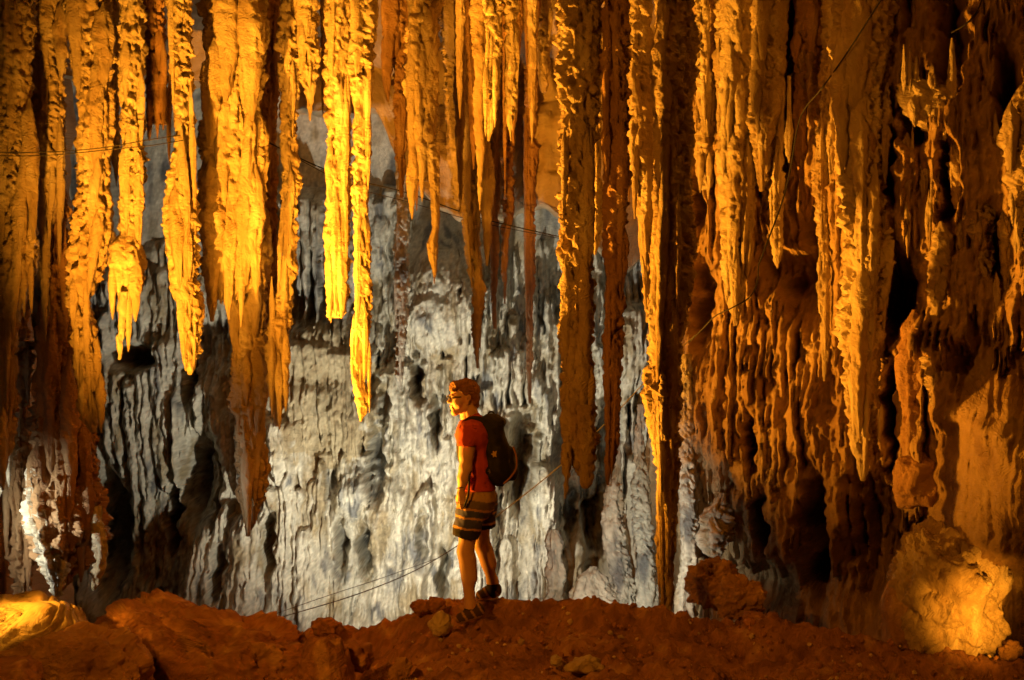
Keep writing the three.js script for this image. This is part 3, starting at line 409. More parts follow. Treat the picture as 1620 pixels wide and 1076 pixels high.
// ================================================================ BOULDERS AND STONES
function rockGeo(size, o = {}) {                  // a broken block: rounded box pushed by facets and grit
  const s = new THREE.IcosahedronGeometry(1, o.detail ?? 34); s.deleteAttribute('normal'); s.deleteAttribute('uv');
  const g = mergeVertices(s, 1e-5), p = g.attributes.position, n = p.count, col = new Float32Array(n * 3), uv = new Float32Array(n * 2), e = o.box ?? .6, sd = o.s ?? 1, pal = PAL[o.pal ?? 'clay'];
  for (let i = 0; i < n; i++) {
    let x = p.getX(i), y = p.getY(i), z = p.getZ(i); const q = (v) => Math.sign(v) * Math.abs(v) ** e;
    x = q(x) * size[0]; y = q(y) * size[1]; z = q(z) * size[2];
    const f = o.facet ?? .22, R = (size[0] + size[1] + size[2]) / 3, X = x / R, Y = y / R, Z = z / R, w = 1 + f * fbm(X * 1.1 + sd, Y * 1.1, Z * 1.1, 2) + .8 * f * (.5 - worley(X * 1.7 + sd, Y * 1.7 + 2, Z * 1.7)) + (o.rough ?? .05) * fbm(X * 4 + sd, Y * 4, Z * 4, 4) + (o.grit ?? .03) * ((.45 - worley(X * 7 + sd, Y * 7, Z * 7)) + .6 * (.45 - worley(X * 15 + sd, Y * 15, Z * 15)));
    x *= w; y *= w; z *= w;
    if (o.warp) [x, y, z] = o.warp(x, y, z);
    p.setXYZ(i, x, y, z); uv[i * 2] = x + z * .7; uv[i * 2 + 1] = y + z * .5; rockColor(col, i * 3, x + sd, y, z, pal);
  }
  g.setAttribute('color', new THREE.BufferAttribute(col, 3)); g.setAttribute('uv', new THREE.BufferAttribute(uv, 2)); g.computeVertexNormals();
  return g;
}
function rock(name, label, p, size, o = {}, cat = 'boulder') {
  const m = new THREE.Mesh(rockGeo(size, o), o.mat ?? M.clay); m.castShadow = m.receiveShadow = true; m.position.copy(p); if (o.turn) m.rotation.set(...o.turn); place(m, name); return tag(m, label, cat, o.group);
}
rock('boulder', 'large reddish-brown boulder with sloping top left of the visitor', at(330, 1075, 11.5), [.80, .50, .55], { s: 3, box: .62, facet: .22, rough: .11, grit: .08, detail: 46, warp: (x, y, z) => [x - (y > 0 ? 0 : 0), y + (y > 0 ? -.16 * x - .03 - .1 * sm(-.55, -.95, x) : 0), z] });
// striated rock beside the lamp
rock('boulder', 'pale rock with streaked glowing top at the lower left corner', at(8, 1030, 10.9), [.52, .34, .45], { s: 8, box: .55, facet: .12, rough: .03, grit: .02, pal: 'bright', mat: M.ochre, detail: 50, warp: (x, y, z) => { const q = -.5 * x + .8 * y + .45 * z, st = Math.abs(Math.sin(q * 44 + 6 * N(x * 2.2, y * 2.2, z * 2.2))), c = .034 * (1 - st) ** 1.4; return [x + y * .22, y - .02 * x - c, z - c]; } });
rock('boulder', 'amber-lit jagged rock in front of the streaked one', at(128, 1070, 10.6), [.44, .30, .4], { s: 12, box: .7, facet: .3, rough: .1, detail: 44, pal: 'rust', mat: M.ochre });
rock('boulder', 'dark rounded rock cut off by the lower left corner of the picture', at(8, 1085, 9.8), [.2, .15, .2], { s: 15, detail: 24 });
rock('boulder', 'pointed reddish rock below the large sloping boulder', at(515, 1085, 10.6), [.2, .36, .24], { s: 21, box: .95, facet: .2, detail: 34 });
rock('boulder', 'tall domed boulder with a floodlit yellow face at lower right', at(1502, 955, 12.3), [.40, .58, .42], { s: 5, box: .8, facet: .3, rough: .12, grit: .045, pal: 'ochre', mat: M.ochre, detail: 44, warp: (x, y, z) => [x - Math.max(0, y) * .12, y, z] });
rock('boulder', 'low brown boulder leaning on the left of the floodlit one', at(1432, 985, 12.3), [.16, .32, .2], { s: 25, pal: 'rust', detail: 26 });
rock('boulder', 'rust boulder beneath the white crusted lump', at(1132, 925, 13.3), [.22, .2, .22], { s: 31, box: .9, facet: .3, rough: .16, grit: .08, detail: 30, pal: 'rust' });
rock('boulder', 'rounded rust boulder right of the one below the white crust', at(1170, 948, 13.1), [.2, .18, .2], { s: 33, box: .9, facet: .3, rough: .16, grit: .08, detail: 28, pal: 'rust' });
rock('boulder', 'shadowed rock poking out of the dark right of the mound', at(1450, 760, 13), [.17, .2, .2], { s: 41, detail: 24, pal: 'rust' });
for (const [label, px, py, d, w, h, o] of [
  ['pale wedge-shaped stone just in front of the visitor\'s front shoe', 697, 988, 11.35, .085, .09, { pal: 'bright', box: 1.2, facet: .35, mat: M.ochre, turn: [.3, .4, -.5] }],
  ['dark stone on the mound crest, larger of two left of the visitor', 668, 960, 11.8, .08, .05, {}],
  ['dark stone on the mound crest, smaller of two left of the visitor', 690, 957, 11.7, .07, .05, {}],
  ['dark round stone at the crest beside the end of the large boulder', 512, 992, 11.7, .09, .06, {}],
  ['small dark stone at the crest right of the dark round one', 532, 994, 11.7, .05, .045, {}],
  ['amber-tinted stone near the bottom edge beside the dark pit', 632, 1062, 10.7, .06, .1, { pal: 'rust', turn: [0, .3, -.5] }],
  ['pale lumpy stone lit amber on the lower right of the mound', 925, 1052, 10.8, .11, .05, { pal: 'bright', mat: M.ochre, facet: .4 }],
  ['small pale stone left of the lumpy amber-lit one', 880, 1046, 10.8, .04, .035, { pal: 'bright', mat: M.ochre }],
  ['reddish stone on the mound behind the pointed rock', 560, 1040, 10.9, .12, .1, { facet: .35 }],
  ['small rock at the foot of the floodlit boulder on its right', 1598, 1030, 12.1, .09, .07, { pal: 'rust' }],
  ['small stone at the crest below the dark hollow of the right wall', 1192, 976, 12.2, .08, .04, {}],
]) rock('stone', label, at(px, py, d), [w, h, w], { s: px * .37, detail: 11, box: .75, facet: .3, rough: .1, ...o }, 'stone');

{ // loose grit and rubble strewn over the mound
  const geos = [new THREE.IcosahedronGeometry(1, 1), new THREE.DodecahedronGeometry(1, 0)], n = 900;
  geos.forEach((ge, gi) => {
    const p = ge.attributes.position; for (let i = 0; i < p.count; i++) { const x = p.getX(i), y = p.getY(i), z = p.getZ(i), w = 1 + .5 * N(x * 1.4 + gi * 5, y * 1.4, z * 1.4); p.setXYZ(i, x * w, y * w * .75, z * w); } ge.computeVertexNormals();
    const im = new THREE.InstancedMesh(ge, new THREE.MeshStandardMaterial({ roughness: .9 }), n), m = new THREE.Matrix4(), q = new THREE.Quaternion(), c = new THREE.Color();
    for (let i = 0; i < n; i++) {
      let x, d; do { x = -3.6 + rnd() * 8; d = 9.6 + rnd() * 2.6; } while (fbm(x * 1.3, d * 1.3, 4, 2) < -.25 + rnd() * .5);
      const r = .006 + .018 * rnd() ** 3 + (rnd() < .02 ? .02 : 0);
      q.setFromEuler(new THREE.Euler(rnd() * 6, rnd() * 6, rnd() * 6)); m.compose(V3(x, ground(x, d) + .004 + r * .2, -d), q, V3(r * (.8 + rnd() * .6), r, r * (.8 + rnd() * .5))); im.setMatrixAt(i, m);
      const t = rnd(), k = .7 + rnd() * .7; im.setColorAt(i, t < .85 ? c.setRGB(.33 * k, .16 * k, .075 * k) : c.setRGB(.5 * k, .4 * k, .27 * k));
    }
    im.castShadow = im.receiveShadow = true; place(im, 'gravel'); im.userData.kind = 'stuff'; tag(im, gi ? 'angular reddish rubble strewn over the mound' : 'small rounded reddish grit strewn over the mound', 'gravel');
  });
}
// ================================================================ CABLES
const cableMat = new THREE.MeshStandardMaterial({ color: new THREE.Color().setRGB(.02, .018, .016), roughness: .6 });
const wireMat = new THREE.MeshStandardMaterial({ color: new THREE.Color().setRGB(.14, .13, .12), roughness: .5 });
function cable(label, pts, r, mat = cableMat) { const c = new THREE.CatmullRomCurve3(pts.map((p) => at(...p))); const m = new THREE.Mesh(new THREE.TubeGeometry(c, 120, r, 7), mat); m.castShadow = m.receiveShadow = true; place(m, 'cable'); return tag(m, label, 'cable'); }
cable('upper of two black cables slung across the stalactites at upper left', [[-60, 240, 12.6], [60, 241, 12.7], [160, 234, 12.7], [230, 222, 12.7], [285, 214, 12.8]], .004);
cable('lower of two black cables slung across the stalactites at upper left', [[-60, 246, 12.6], [70, 246, 12.7], [180, 236, 12.7], [240, 230, 12.7], [290, 222, 12.8]], .004);
cable('dark cable sagging in front of the pale upper wall behind the bright stalactites', [[425, 226, 14.6], [500, 262, 15], [560, 284, 15.2], [640, 304, 15.4], [760, 345, 16], [900, 378, 16]], .006);
cable('thin second cable close beneath the dark one before the pale upper wall', [[425, 224, 14.6], [480, 256, 15], [560, 296, 15.2], [640, 318, 15.4], [760, 352, 16], [900, 380, 16]], .0035);
cable('thin grey wire slanting across the white wall behind the visitor\'s legs', [[440, 978, 13.5], [560, 942, 13.6], [650, 906, 13.7], [720, 866, 13.7], [800, 806, 13.7], [885, 738, 13.6], [960, 668, 13.6], [1035, 590, 13.5], [1100, 530, 13.4]], .0045, wireMat);
cable('faint lower wire running beside the slanting grey one above the large boulder', [[425, 975, 13.6], [520, 942, 13.8], [600, 916, 14], [690, 884, 14]], .003, wireMat);
cable('black cable descending diagonally from the top over the gold-lit column', [[1420, -40, 12.8], [1390, 6, 12.8], [1340, 84, 12.9], [1300, 140, 13.2], [1268, 182, 13.4], [1250, 270, 13.5], [1238, 318, 13.5], [1212, 388, 13.4], [1200, 420, 13.4]], .007);
cable('loose black cable trailing down leftwards from the dark ledge of the right wall', [[1200, 420, 13.4], [1198, 446, 13.35], [1186, 470, 13.3], [1160, 486, 13.3], [1132, 500, 13.4], [1112, 520, 13.5], [1092, 540, 13.6]], .006);
cable('thin cable looping at the upper right corner', [[1505, 52, 12.9], [1528, 38, 12.8], [1548, 14, 12.7], [1560, -30, 12.7]], .006);
cable('thin brown cord hanging straight at the upper right corner', [[1558, -30, 12.7], [1557, 40, 12.7], [1559, 72, 12.7], [1554, 94, 12.7]], .006);

// ================================================================ THE VISITOR
const P = (px, py, z) => V3((px - 742) / K, (985 - py) / K, z);
function surfaceNets(f, lo, hi, h) {
  const nx = Math.ceil((hi[0] - lo[0]) / h) + 1, ny = Math.ceil((hi[1] - lo[1]) / h) + 1, nz = Math.ceil((hi[2] - lo[2]) / h) + 1, F = new Float32Array(nx * ny * nz), id = (i, j, k) => (k * ny + j) * nx + i;
  for (let k = 0; k < nz; k++) for (let j = 0; j < ny; j++) for (let i = 0; i < nx; i++) F[id(i, j, k)] = f(lo[0] + i * h, lo[1] + j * h, lo[2] + k * h);
  const vi = new Int32Array(nx * ny * nz).fill(-1), pos = [], idx = [];
  for (let k = 0; k < nz - 1; k++) for (let j = 0; j < ny - 1; j++) for (let i = 0; i < nx - 1; i++) {
    let c = 0, sx = 0, sy = 0, sz = 0;
    for (let e = 0; e < 12; e++) {
      const ax = e >> 2, b0 = e & 1, b1 = (e >> 1) & 1, o = ax === 0 ? [0, b0, b1] : ax === 1 ? [b0, 0, b1] : [b0, b1, 0], q = o.slice(); q[ax] = 1;
      const u = F[id(i + o[0], j + o[1], k + o[2])], v = F[id(i + q[0], j + q[1], k + q[2])];
      if ((u < 0) === (v < 0)) continue;
      const t = u / (u - v); c++; sx += o[0] + (ax === 0 ? t : 0); sy += o[1] + (ax === 1 ? t : 0); sz += o[2] + (ax === 2 ? t : 0);
    }
    if (c) { vi[id(i, j, k)] = pos.length / 3; pos.push(lo[0] + (i + sx / c) * h, lo[1] + (j + sy / c) * h, lo[2] + (k + sz / c) * h); }
  }
  const quad = (a, b, c, d, flip) => { if (a < 0 || b < 0 || c < 0 || d < 0) return; flip ? idx.push(a, c, b, a, d, c) : idx.push(a, b, c, a, c, d); };
  for (let k = 1; k < nz - 1; k++) for (let j = 1; j < ny - 1; j++) for (let i = 1; i < nx - 1; i++) {
    const s = F[id(i, j, k)] < 0;
    if (s !== F[id(i + 1, j, k)] < 0) quad(vi[id(i, j - 1, k - 1)], vi[id(i, j, k - 1)], vi[id(i, j, k)], vi[id(i, j - 1, k)], !s);
    if (s !== F[id(i, j + 1, k)] < 0) quad(vi[id(i - 1, j, k - 1)], vi[id(i - 1, j, k)], vi[id(i, j, k)], vi[id(i, j, k - 1)], !s);
    if (s !== F[id(i, j, k + 1)] < 0) quad(vi[id(i - 1, j - 1, k)], vi[id(i, j - 1, k)], vi[id(i, j, k)], vi[id(i - 1, j, k)], !s);
  }
  const g = new THREE.BufferGeometry(); g.setAttribute('position', new THREE.Float32BufferAttribute(pos, 3)); g.setIndex(idx); g.computeVertexNormals();
  return g;
}
function paint(g, fn) {                           // local colour by place on the thing (dye, print, skin)
  const p = g.attributes.position, c = new Float32Array(p.count * 3);
  for (let i = 0; i < p.count; i++) c.set(fn(p.getX(i), p.getY(i), p.getZ(i)), i * 3);
  g.setAttribute('color', new THREE.BufferAttribute(c, 3)); return g;
}
const smin = (a, b, k) => { const h = Math.max(k - Math.abs(a - b), 0) / k; return Math.min(a, b) - h * h * k * .25; };
const cap = (a, b, ra, rb) => { const dx = b.x - a.x, dy = b.y - a.y, dz = b.z - a.z, L = dx * dx + dy * dy + dz * dz; return (x, y, z) => { const px = x - a.x, py = y - a.y, pz = z - a.z, t = Math.min(1, Math.max(0, (px * dx + py * dy + pz * dz) / L)); return Math.hypot(px - t * dx, py - t * dy, pz - t * dz) - lerp(ra, rb, t); }; };
const ell = (c, r) => (x, y, z) => { const a = (x - c.x) / r[0], b = (y - c.y) / r[1], d = (z - c.z) / r[2], q = Math.hypot(a, b, d); return (q - 1) * Math.min(...r) * (q > 1 ? 1 : .9); };
const rbox = (c, b, r, tilt = 0) => { const co = Math.cos(tilt), si = Math.sin(tilt); return (x, y, z) => { const X = x - c.x, Y = y - c.y, a = Math.abs(X * co + Y * si) - b[0] + r, d = Math.abs(-X * si + Y * co) - b[1] + r, e = Math.abs(z - c.z) - b[2] + r; return Math.hypot(Math.max(a, 0), Math.max(d, 0), Math.max(e, 0)) + Math.min(Math.max(a, d, e), 0) - r; }; };
const join = (k, ...fs) => (x, y, z) => { let v = fs[0](x, y, z); for (let i = 1; i < fs.length; i++) v = smin(v, fs[i](x, y, z), k); return v; };
{
  const person = base('person', at(742, 985, 11.65), 'young person in a red tee and striped shorts standing on the mound, looking left', 'person');
  const smooth = (o) => new THREE.MeshStandardMaterial({ vertexColors: true, roughness: .8, ...o });
  const skinM = smooth({ roughness: .55 }), clothM = smooth({ roughness: .95 });
  // joints
  const J = { shL: P(742, 684, .175), elL: P(738, 738, .225), wrL: P(731, 770, .205), shR: P(742, 684, -.175), elR: P(744, 738, -.225), wrR: P(733, 770, -.2),
    hipL: P(748, 800, .09), knL: P(737, 870, .1), anL: P(745, 956, .1), hipR: P(760, 800, -.09), knR: P(761, 862, -.12), anR: P(779, 929, -.24) };
  const torso = join(.09, cap(P(751, 692, -.085), P(751, 692, .085), .105, .105), cap(P(754, 735, -.07), P(754, 735, .07), .1, .1), cap(P(754, 775, -.06), P(754, 775, .06), .1, .1), cap(P(756, 798, -.07), P(756, 798, .07), .104, .104), cap(J.shR, J.shL, .058, .058));
  const armL = join(.03, cap(J.shL, J.elL, .057, .043), cap(P(740, 700, .19), P(739, 718, .21), .053, .05), cap(J.elL, P(735, 752, .22), .044, .041), cap(P(735, 752, .22), J.wrL, .041, .028));
  const armR = join(.03, cap(J.shR, J.elR, .057, .043), cap(J.elR, J.wrR, .043, .028));
  const legs = join(.04, cap(J.hipL, J.knL, .088, .055), cap(J.knL, J.anL, .054, .038), cap(P(742, 884, .1), P(745, 910, .1), .054, .05), cap(J.hipR, J.knR, .086, .055), cap(J.knR, J.anR, .054, .038), cap(P(768, 876, -.14), P(774, 896, -.18), .054, .05), cap(J.anL, P(747, 972, .1), .038, .04), cap(J.anR, P(779, 945, -.26), .038, .04));
  const neck = join(.03, cap(P(750, 676, 0), P(742, 645, 0), .062, .055));
  const bodyG = surfaceNets(join(.035, torso, armL, armR, legs, neck), [-.27, .0, -.38], [.36, 1.62, .34], .0105);
  // left hand: palm and five fingers, hooked over the pocket
  function hand(wr, zs) {
    const w = (px, py, z) => P(px, py, wr.z + z * zs), f = [];
    const pal = join(.014, cap(wr, w(731, 778, 0), .027, .028), cap(w(728.5, 778, 0), w(727.5, 787, -.004), .02, .015), cap(w(734, 778, 0), w(735, 787, .002), .02, .015), cap(w(731, 782, 0), w(731, 787, 0), .02, .016));
    for (const [x, l, r, dz] of [[727.2, 12.5, .0082, -.006], [730, 15, .0088, .002], [732.8, 14, .0086, .005], [735.4, 11, .0076, .005]]) f.push(cap(w(x, 786, dz), w(x - .3, 786 + l * .45, dz + .006), r * 1.08, r), cap(w(x - .3, 786 + l * .45, dz + .006), w(x + .6, 786 + l * .78, dz - .003), r, r * .92), cap(w(x + .6, 786 + l * .78, dz - .003), w(x + 1.4, 786 + l, dz - .014), r * .92, r * .75));
    const th = join(.006, cap(w(727.5, 777, -.012), w(724.6, 784, -.02), .0125, .0105), cap(w(724.6, 784, -.02), w(724.2, 791, -.022), .0105, .0082));
    return surfaceNets((x, y, z) => { let v = pal(x, y, z); for (const q of f) v = smin(v, q(x, y, z), .004); return smin(v, th(x, y, z), .008); }, [wr.x - .05, wr.y - .16, wr.z - .055], [wr.x + .05, wr.y + .02, wr.z + .055], .0034);
  }
  // head, built facing -x about its own centre and turned a little towards the viewer
  const hc = P(734, 632, 0), turn = .3, h3 = (x, y, z) => V3(x, y, z);
  const skull = ell(h3(.004, .042, 0), [.098, .092, .076]);
  const face = join(.022, skull, ell(h3(-.052, -.012, 0), [.048, .072, .054]), cap(h3(.0, -.055, .04), h3(-.062, -.092, .012), .026, .02), cap(h3(.0, -.055, -.04), h3(-.062, -.092, -.012), .026, .02), cap(h3(-.074, -.094, -.008), h3(-.074, -.094, .008), .019, .019), cap(h3(-.062, -.03, .036), h3(-.05, -.035, .044), .02, .02), cap(h3(-.062, -.03, -.036), h3(-.05, -.035, -.044), .02, .02), cap(h3(.03, -.04, 0), h3(.03, -.13, 0), .055, .056));
  const detail = join(.008, cap(h3(-.094, .016, 0), h3(-.116, -.016, 0), .008, .0115), cap(h3(-.104, -.02, -.011), h3(-.104, -.02, .011), .008, .008), cap(h3(-.094, .026, -.026), h3(-.094, .026, .026), .009, .009), cap(h3(-.095, -.048, -.016), h3(-.095, -.048, .016), .0075, .0075), cap(h3(-.092, -.062, -.013), h3(-.092, -.062, .013), .008, .008));
  const ears = join(.004, cap(h3(.012, .022, .074), h3(.006, -.026, .07), .02, .013), cap(h3(.012, .022, -.074), h3(.006, -.026, -.07), .02, .013));
  const headF = (x, y, z) => { let v = smin(face(x, y, z), detail(x, y, z), .012); for (const s of [-1, 1]) v = Math.max(v, .0125 - Math.hypot(x + .094, y - .012, z - s * .032)); v = Math.max(v, -(Math.hypot((x + .106) * 1, (y + .0545) * 4, z * .6) - .0055)); const e = Math.max(ears(x, y, z), Math.abs(Math.abs(z) - .074 - .004) - .011); const dip = Math.hypot(x - .012, y - .004, Math.abs(z) - .092) - .012; return smin(v, Math.max(e, -dip), .006); };
  const toBody = (g) => { g.rotateY(turn); g.translate(hc.x, hc.y, hc.z); return g; };
  const headG = toBody(surfaceNets(headF, [-.14, -.15, -.11], [.12, .15, .11], .0042));
  const SK = (x, y, z) => { const n = 1 + .05 * N(x * 30, y * 30, z * 30); return [.58 * n, .36 * n, .25 * n]; };
  part('body', mergeGeometries([bodyG, headG, hand(J.wrL, 1), hand(J.wrR, -1)].map((g) => paint(g, SK))), skinM, person);
  // hair: short sides, longer swept top
  const hairOut = join(.02, ell(h3(.012, .054, 0), [.106, .098, .085]), cap(h3(-.058, .1, -.03), h3(-.058, .098, .03), .036, .036), ell(h3(.07, -.01, 0), [.044, .075, .066]), cap(h3(-.082, .074, -.034), h3(-.088, .066, .036), .02, .017));
  const hairF = (x, y, z) => {
    const line = x < -.045 ? .058 : x < .0 ? lerp(.018, .058, (-x) / .045) : x < .034 ? .03 : lerp(.01, -.085, sm(.034, .07, x));
    const st = .009 * N(x * 30 + y * 70, y * 24 - x * 20, z * 85) + .008 * fbm(x * 20, y * 20, z * 30, 2);
    return Math.max(hairOut(x, y, z) + st, line - y);
  };
  part('hair', paint(toBody(surfaceNets(hairF, [-.15, -.11, -.12], [.14, .18, .12], .0044)), (x, y, z) => { const n = 1 + .35 * N(x * 60, y * 40, z * 70); return [.2 * n, .09 * n, .032 * n]; }), smooth({ roughness: .7 }), person);
  // eyes and glasses
  const eye = new THREE.SphereGeometry(.0115, 16, 12), eyeW = new THREE.MeshStandardMaterial({ color: new THREE.Color().setRGB(.6, .58, .55), roughness: .3 }), dark = new THREE.MeshStandardMaterial({ color: new THREE.Color().setRGB(.015, .012, .01), roughness: .4 });
  for (const s of [-1, 1]) { const e = part('eye', toBody(eye.clone().translate(-.088, .012, s * .032)), eyeW, person); part('iris', toBody(new THREE.SphereGeometry(.006, 12, 8).translate(-.0955, .012, s * .033)), dark, e); part('brow', toBody(new THREE.CapsuleGeometry(.0035, .026, 4, 8).rotateX(1.57).translate(-.101, .034, s * .031)), new THREE.MeshStandardMaterial({ color: new THREE.Color().setRGB(.2, .1, .04), roughness: .9 }), person); }
  const gl = new THREE.Group(); gl.name = 'glasses'; person.add(gl);
  const rim = new THREE.TorusGeometry(.022, .0036, 8, 28).scale(1, .78, 1).rotateY(Math.PI / 2);
  for (const s of [-1, 1]) { part('rim', toBody(rim.clone().rotateY(s * -.18).translate(-.113, .012, s * .029)), dark, gl); part('temple', toBody(new THREE.CylinderGeometry(.0042, .0042, .115, 8).rotateZ(1.57).rotateY(s * .22).translate(-.05, .02, s * .066)), dark, gl); part('lens', toBody(new THREE.CircleGeometry(.0205, 24).scale(1, .78, 1).rotateY(-Math.PI / 2 - s * .18).translate(-.113, .012, s * .029)), new THREE.MeshPhysicalMaterial({ transmission: 1, thickness: 0, roughness: .02, ior: 1.45 }), gl); }
  part('bridge', toBody(new THREE.CylinderGeometry(.002, .002, .018, 8).rotateX(1.57).translate(-.117, .018, 0)), dark, gl);
  // clothes
  const sleeve = (a, b) => cap(a, b, .076, .07);
  const sL = P(739, 702, .205), sR = P(742, 702, -.205);
  const fold = (x, y, z, a = .006) => a * fbm(x * 9 + y * 5, y * 11, z * 9, 2) + a * .6 * N(x * 26, y * 18 + x * 20, z * 22);
  const teeBody = join(.06, torso, cap(P(750, 675, 0), P(748, 668, 0), .07, .064)), teeS = join(.03, cap(J.shL, sL, .07, .066), cap(J.shR, sR, .07, .066));
  const teeF = (x, y, z) => {
    const hem = 985 - y * K; let v = smin(teeBody(x, y, z) - .016 - .012 * sm(735, 775, hem), Math.max(teeS(x, y, z), hem - 703 - 4 * Math.abs(z) * (x > .1 ? 1 : 0)), .02);
    v += fold(x, y, z); v = Math.max(v, (hem - 774 - 6 * x) / K, -(Math.hypot((x + .01) * 1, (y - 1.505) * 1.2, z) - .066));
    return Math.max(v, -(v + .013));
  };
  part('tshirt', paint(surfaceNets(teeF, [-.2, .92, -.32], [.28, 1.53, .32], .0085), (x, y, z) => { const n = 1 + .08 * N(x * 40, y * 40, z * 40); return [.44 * n, .06 * n, .035 * n]; }), clothM, person);
  const shL = cap(J.hipL, P(735, 852, .1), .116, .092), shR = cap(J.hipR, P(763, 850, -.11), .116, .092), pel = cap(P(757, 788, -.07), P(757, 788, .07), .128, .128);
  const shortsF = (x, y, z) => {
    const py = 985 - y * K, px = 742 + x * K; const hemL = 847 + (px - 735) * .22, hemR = 842 - (px - 760) * .3;
    let v = smin(pel(x, y, z), smin(Math.max(shL(x, y, z), (py - hemL) / K), Math.max(shR(x, y, z), (py - hemR) / K), .03), .06) + fold(x, y, z, .008);
    v = Math.max(v, (768 - py) / K); return Math.max(v, -(v + .012));
  };
  part('shorts', paint(surfaceNets(shortsF, [-.18, .55, -.29], [.29, 1.03, .29], .0062), (x, y, z) => {
    const px = 742 + x * K, py = 985 - y * K - (px - 735) * (z > 0 ? .14 : -.05) + 1.5 * N(x * 14, 3, z * 14), n = 1 + .12 * N(x * 60, y * 60, z * 60);
    const c = py < 786 ? [.44, .31, .15] : py < 799 ? [.15, .12, .085] : py < 802.5 ? [.46, .27, .11] : py < 813 ? [.06, .075, .26] : py < 816.5 ? [.5, .3, .13] : py < 830 ? [.06, .07, .25] : py < 833.5 ? [.5, .3, .13] : [.025, .025, .045];
    return c.map((v) => v * n);
  }), clothM, person);
  // socks and shoes
  for (const [an, toe, heel, nm] of [[J.anL, P(730, 974, .115), P(757, 966, .095), 'L'], [J.anR, P(760, 951, -.27), P(783, 945, -.26), 'R']]) {
    const ft = P(nm === 'L' ? 747 : 779, nm === 'L' ? 968 : 945, nm === 'L' ? .1 : -.26);
    const sk = cap(V3(an.x, an.y - .012, an.z), ft, .047, .05);
    part('sock', paint(surfaceNets((x, y, z) => Math.max(sk(x, y, z) + .002 * N(0, y * 120, 0), y - an.y + .006), [an.x - .09, ft.y - .08, an.z - .09], [an.x + .09, an.y + .02, an.z + .09], .007), () => [.02, .018, .018]), clothM, person);
    const slope = (heel.y - toe.y) / (heel.x - toe.x), sole = (x) => toe.y - .04 + slope * (x - toe.x);
    const sh = join(.035, cap(toe, heel, .04, .044), cap(V3(lerp(toe.x, heel.x, .5), lerp(toe.y, heel.y, .5) + .014, toe.z), V3(heel.x - .005, heel.y + .03, heel.z), .04, .043));
    const zc = (toe.z + heel.z) / 2;
    const shoe = paint(surfaceNets((x, y, z) => Math.max(sh(x, y, z), sole(x) - y, -(Math.hypot((x - an.x - .006) / 1.1, z - heel.z) - .036 + (y > an.y - .05 ? 0 : .1))), [toe.x - .07, toe.y - .09, zc - .09], [heel.x + .07, heel.y + .12, zc + .09], .006), (x, y, z) => { const t = y - sole(x), q = Math.sin((x * 3 + y * 2) * 28); return t < .018 ? [.42, .27, .12] : q > .72 ? [.36, .22, .09] : [.07, .042, .022]; });
    const s = part('shoe', shoe, clothM, person);
    const lace = []; for (let i = 0; i < 3; i++) { const t = .34 + i * .1; lace.push(new THREE.CapsuleGeometry(.003, .04, 3, 6).rotateX(1.57).translate(lerp(toe.x, heel.x, t), lerp(toe.y, heel.y, t) + .046 + i * .006, zc)); }
    part('laces', mergeGeometries(lace), dark, s);
  }
  part('bracelet', new THREE.TorusGeometry(.034, .004, 8, 24).rotateX(1.5).rotateZ(.2).translate(J.wrL.x, J.wrL.y + .012, J.wrL.z), dark, person);

  // ---- backpack, worn by the visitor
  const pack = base('backpack', at(742, 985, 11.65), 'black backpack with a yellow badge worn on the standing person\'s back', 'backpack');
  const packM = smooth({ roughness: .75 }), black = (v) => (x, y, z) => { const n = v * (1 + .25 * N(x * 50, y * 50, z * 50)); return [n * 1.05, n, n * .95]; };
  const Bp = (f, lo, hi, h, v, name, par = pack) => part(name, paint(surfaceNets(f, lo, hi, h), black(v)), packM, par);
  const main = join(.05, rbox(P(783, 712, 0), [.088, .235, .155], .07, .16), ell(P(789, 732, 0), [.115, .16, .15]));
  Bp((x, y, z) => main(x, y, z) + fold(x, y, z, .011), [.0, .9, -.24], [.42, 1.55, .24], .0095, .006, 'pack_body');
  const pocket = join(.03, rbox(P(803, 733, 0), [.06, .125, .12], .05, .16));
  Bp((x, y, z) => pocket(x, y, z) + fold(x, y, z, .008), [.12, .95, -.18], [.4, 1.36, .18], .008, .008, 'front_pocket');
  const lid = ell(P(779, 668, 0), [.105, .06, .15]);
  Bp((x, y, z) => lid(x, y, z) + fold(x, y, z, .008), [.0, 1.36, -.2], [.34, 1.56, .2], .008, .006, 'lid');
  const wing = ell(P(760, 741, .13), [.085, .05, .035]);
  Bp((x, y, z) => wing(x, y, z) + fold(x, y, z, .006), [-.03, 1.02, .05], [.22, 1.24, .22], .008, .007, 'hip_pad');
  const strapM = new THREE.MeshStandardMaterial({ color: new THREE.Color().setRGB(.02, .018, .016), roughness: .85 });
  const band = (pts, w, t, m, name) => { const c = new THREE.CatmullRomCurve3(pts), n = 40, geo = new THREE.TubeGeometry(c, n, 1, 10, false), p = geo.attributes.position, fr = c.computeFrenetFrames(n); for (let i = 0; i <= n; i++) { const o = c.getPointAt(i / n), T = fr.tangents[i], out = V3(0, 0, 0).subVectors(o, V3(.06, o.y, 0)).setY(0).normalize(), side = V3(0, 0, 0).crossVectors(T, out).normalize(), nrm = V3(0, 0, 0).crossVectors(side, T).normalize(); for (let j = 0; j <= 10; j++) { const a = j / 10 * Math.PI * 2, q = o.clone().addScaledVector(side, Math.cos(a) * w / 2).addScaledVector(nrm, Math.sin(a) * t / 2); p.setXYZ(i * 11 + j, q.x, q.y, q.z); } } geo.computeVertexNormals(); return part(name, geo, m, pack); };
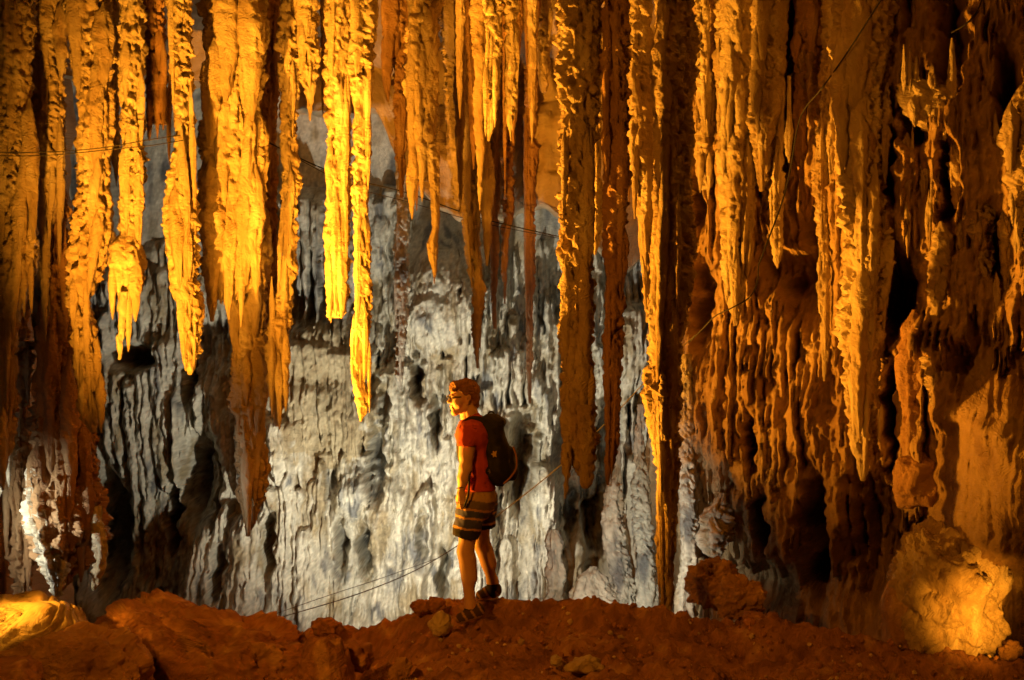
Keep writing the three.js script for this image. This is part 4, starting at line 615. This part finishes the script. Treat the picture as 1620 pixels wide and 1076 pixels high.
  for (const s of [-1, 1]) {
    band([P(770, 668, s * .1), P(757, 662, s * .105), P(745, 663, s * .11), P(735, 670, s * .112), P(729, 682, s * .115), P(726, 698, s * .12), P(727, 716, s * .125), P(733, 732, s * .14), P(744, 742, s * .15), P(757, 748, s * .15)], .045, .014, strapM, 'shoulder_strap');
  }
  part('loose_strap', new THREE.TubeGeometry(new THREE.CatmullRomCurve3([P(746, 740, .245), P(744, 752, .262), P(743, 772, .262), P(741, 782, .255), P(736, 796, .24)]), 24, .008, 8), strapM, pack);
  const badgeShape = new THREE.Shape(); for (let i = 0; i < 12; i++) { const a = i / 12 * 6.283, r = i % 2 ? .013 : .023; i ? badgeShape.lineTo(Math.cos(a) * r, Math.sin(a) * r) : badgeShape.moveTo(r, 0); } badgeShape.closePath();
  part('badge', new THREE.ExtrudeGeometry(badgeShape, { depth: .006, bevelEnabled: true, bevelSize: .003, bevelThickness: .002, bevelSegments: 2 }).rotateY(.25).translate(P(783, 716, 0).x, P(783, 716, 0).y, .158), new THREE.MeshStandardMaterial({ color: new THREE.Color().setRGB(.6, .42, .06), roughness: .6 }), pack);
  part('badge', new THREE.ExtrudeGeometry(badgeShape, { depth: .004, bevelEnabled: false }).scale(.9, .9, 1).rotateY(.25).translate(P(776, 743, 0).x, P(776, 743, 0).y, .152), new THREE.MeshStandardMaterial({ color: new THREE.Color().setRGB(.14, .10, .04), roughness: .8 }), pack);
  part('cord', new THREE.TubeGeometry(new THREE.CatmullRomCurve3([P(812, 705, .13), P(817, 722, .14), P(816, 740, .14), P(808, 752, .14), P(797, 763, .13)]), 30, .007, 8), new THREE.MeshStandardMaterial({ color: new THREE.Color().setRGB(.3, .14, .05), roughness: .8 }), pack);
  part('grab_loop', new THREE.TorusGeometry(.025, .006, 8, 20, Math.PI).rotateY(.3).translate(P(777, 655, 0).x, P(777, 657, 0).y, 0), strapM, pack);
}

// ================================================================ FLOODLIGHTS
for (const L of LAMPS) {
  const g = base('floodlight', L.p, L.label, 'floodlight'), dir = V3(0, 0, 0).subVectors(L.t, L.p).normalize();
  const turned = (geo) => { geo.applyQuaternion(new THREE.Quaternion().setFromUnitVectors(V3(0, 0, 1), dir)); return geo; };
  const metal = new THREE.MeshStandardMaterial({ color: new THREE.Color().setRGB(.05, .05, .05), roughness: .5, metalness: .6 });
  part('housing', turned(new RoundedBoxGeometry(.26, .2, .1, 3, .02).translate(0, 0, -.09)), metal, g);
  part('bracket', turned(new THREE.TorusGeometry(.16, .012, 8, 24, Math.PI).rotateZ(Math.PI).translate(0, 0, -.1)), metal, g);
  part('lamp_glass', turned(new RoundedBoxGeometry(.22, .16, .012, 2, .005).translate(0, 0, -.03)), new THREE.MeshStandardMaterial({ color: 0x222222, emissive: new THREE.Color().setRGB(...L.c), emissiveIntensity: 3 }), g);
  const s = new THREE.SpotLight(new THREE.Color().setRGB(...L.c), L.cd, 0, L.a * Math.PI / 180, L.pen, 2);
  s.position.copy(L.p).addScaledVector(dir, .1); s.target.position.copy(L.t); s.castShadow = true; s.shadow.radius = L.s; s.shadow.mapSize.set(2048, 2048); s.shadow.bias = -.002; s.name = 'floodlight_beam';
  scene.add(s); scene.add(s.target);
}
renderer.render(scene, camera);
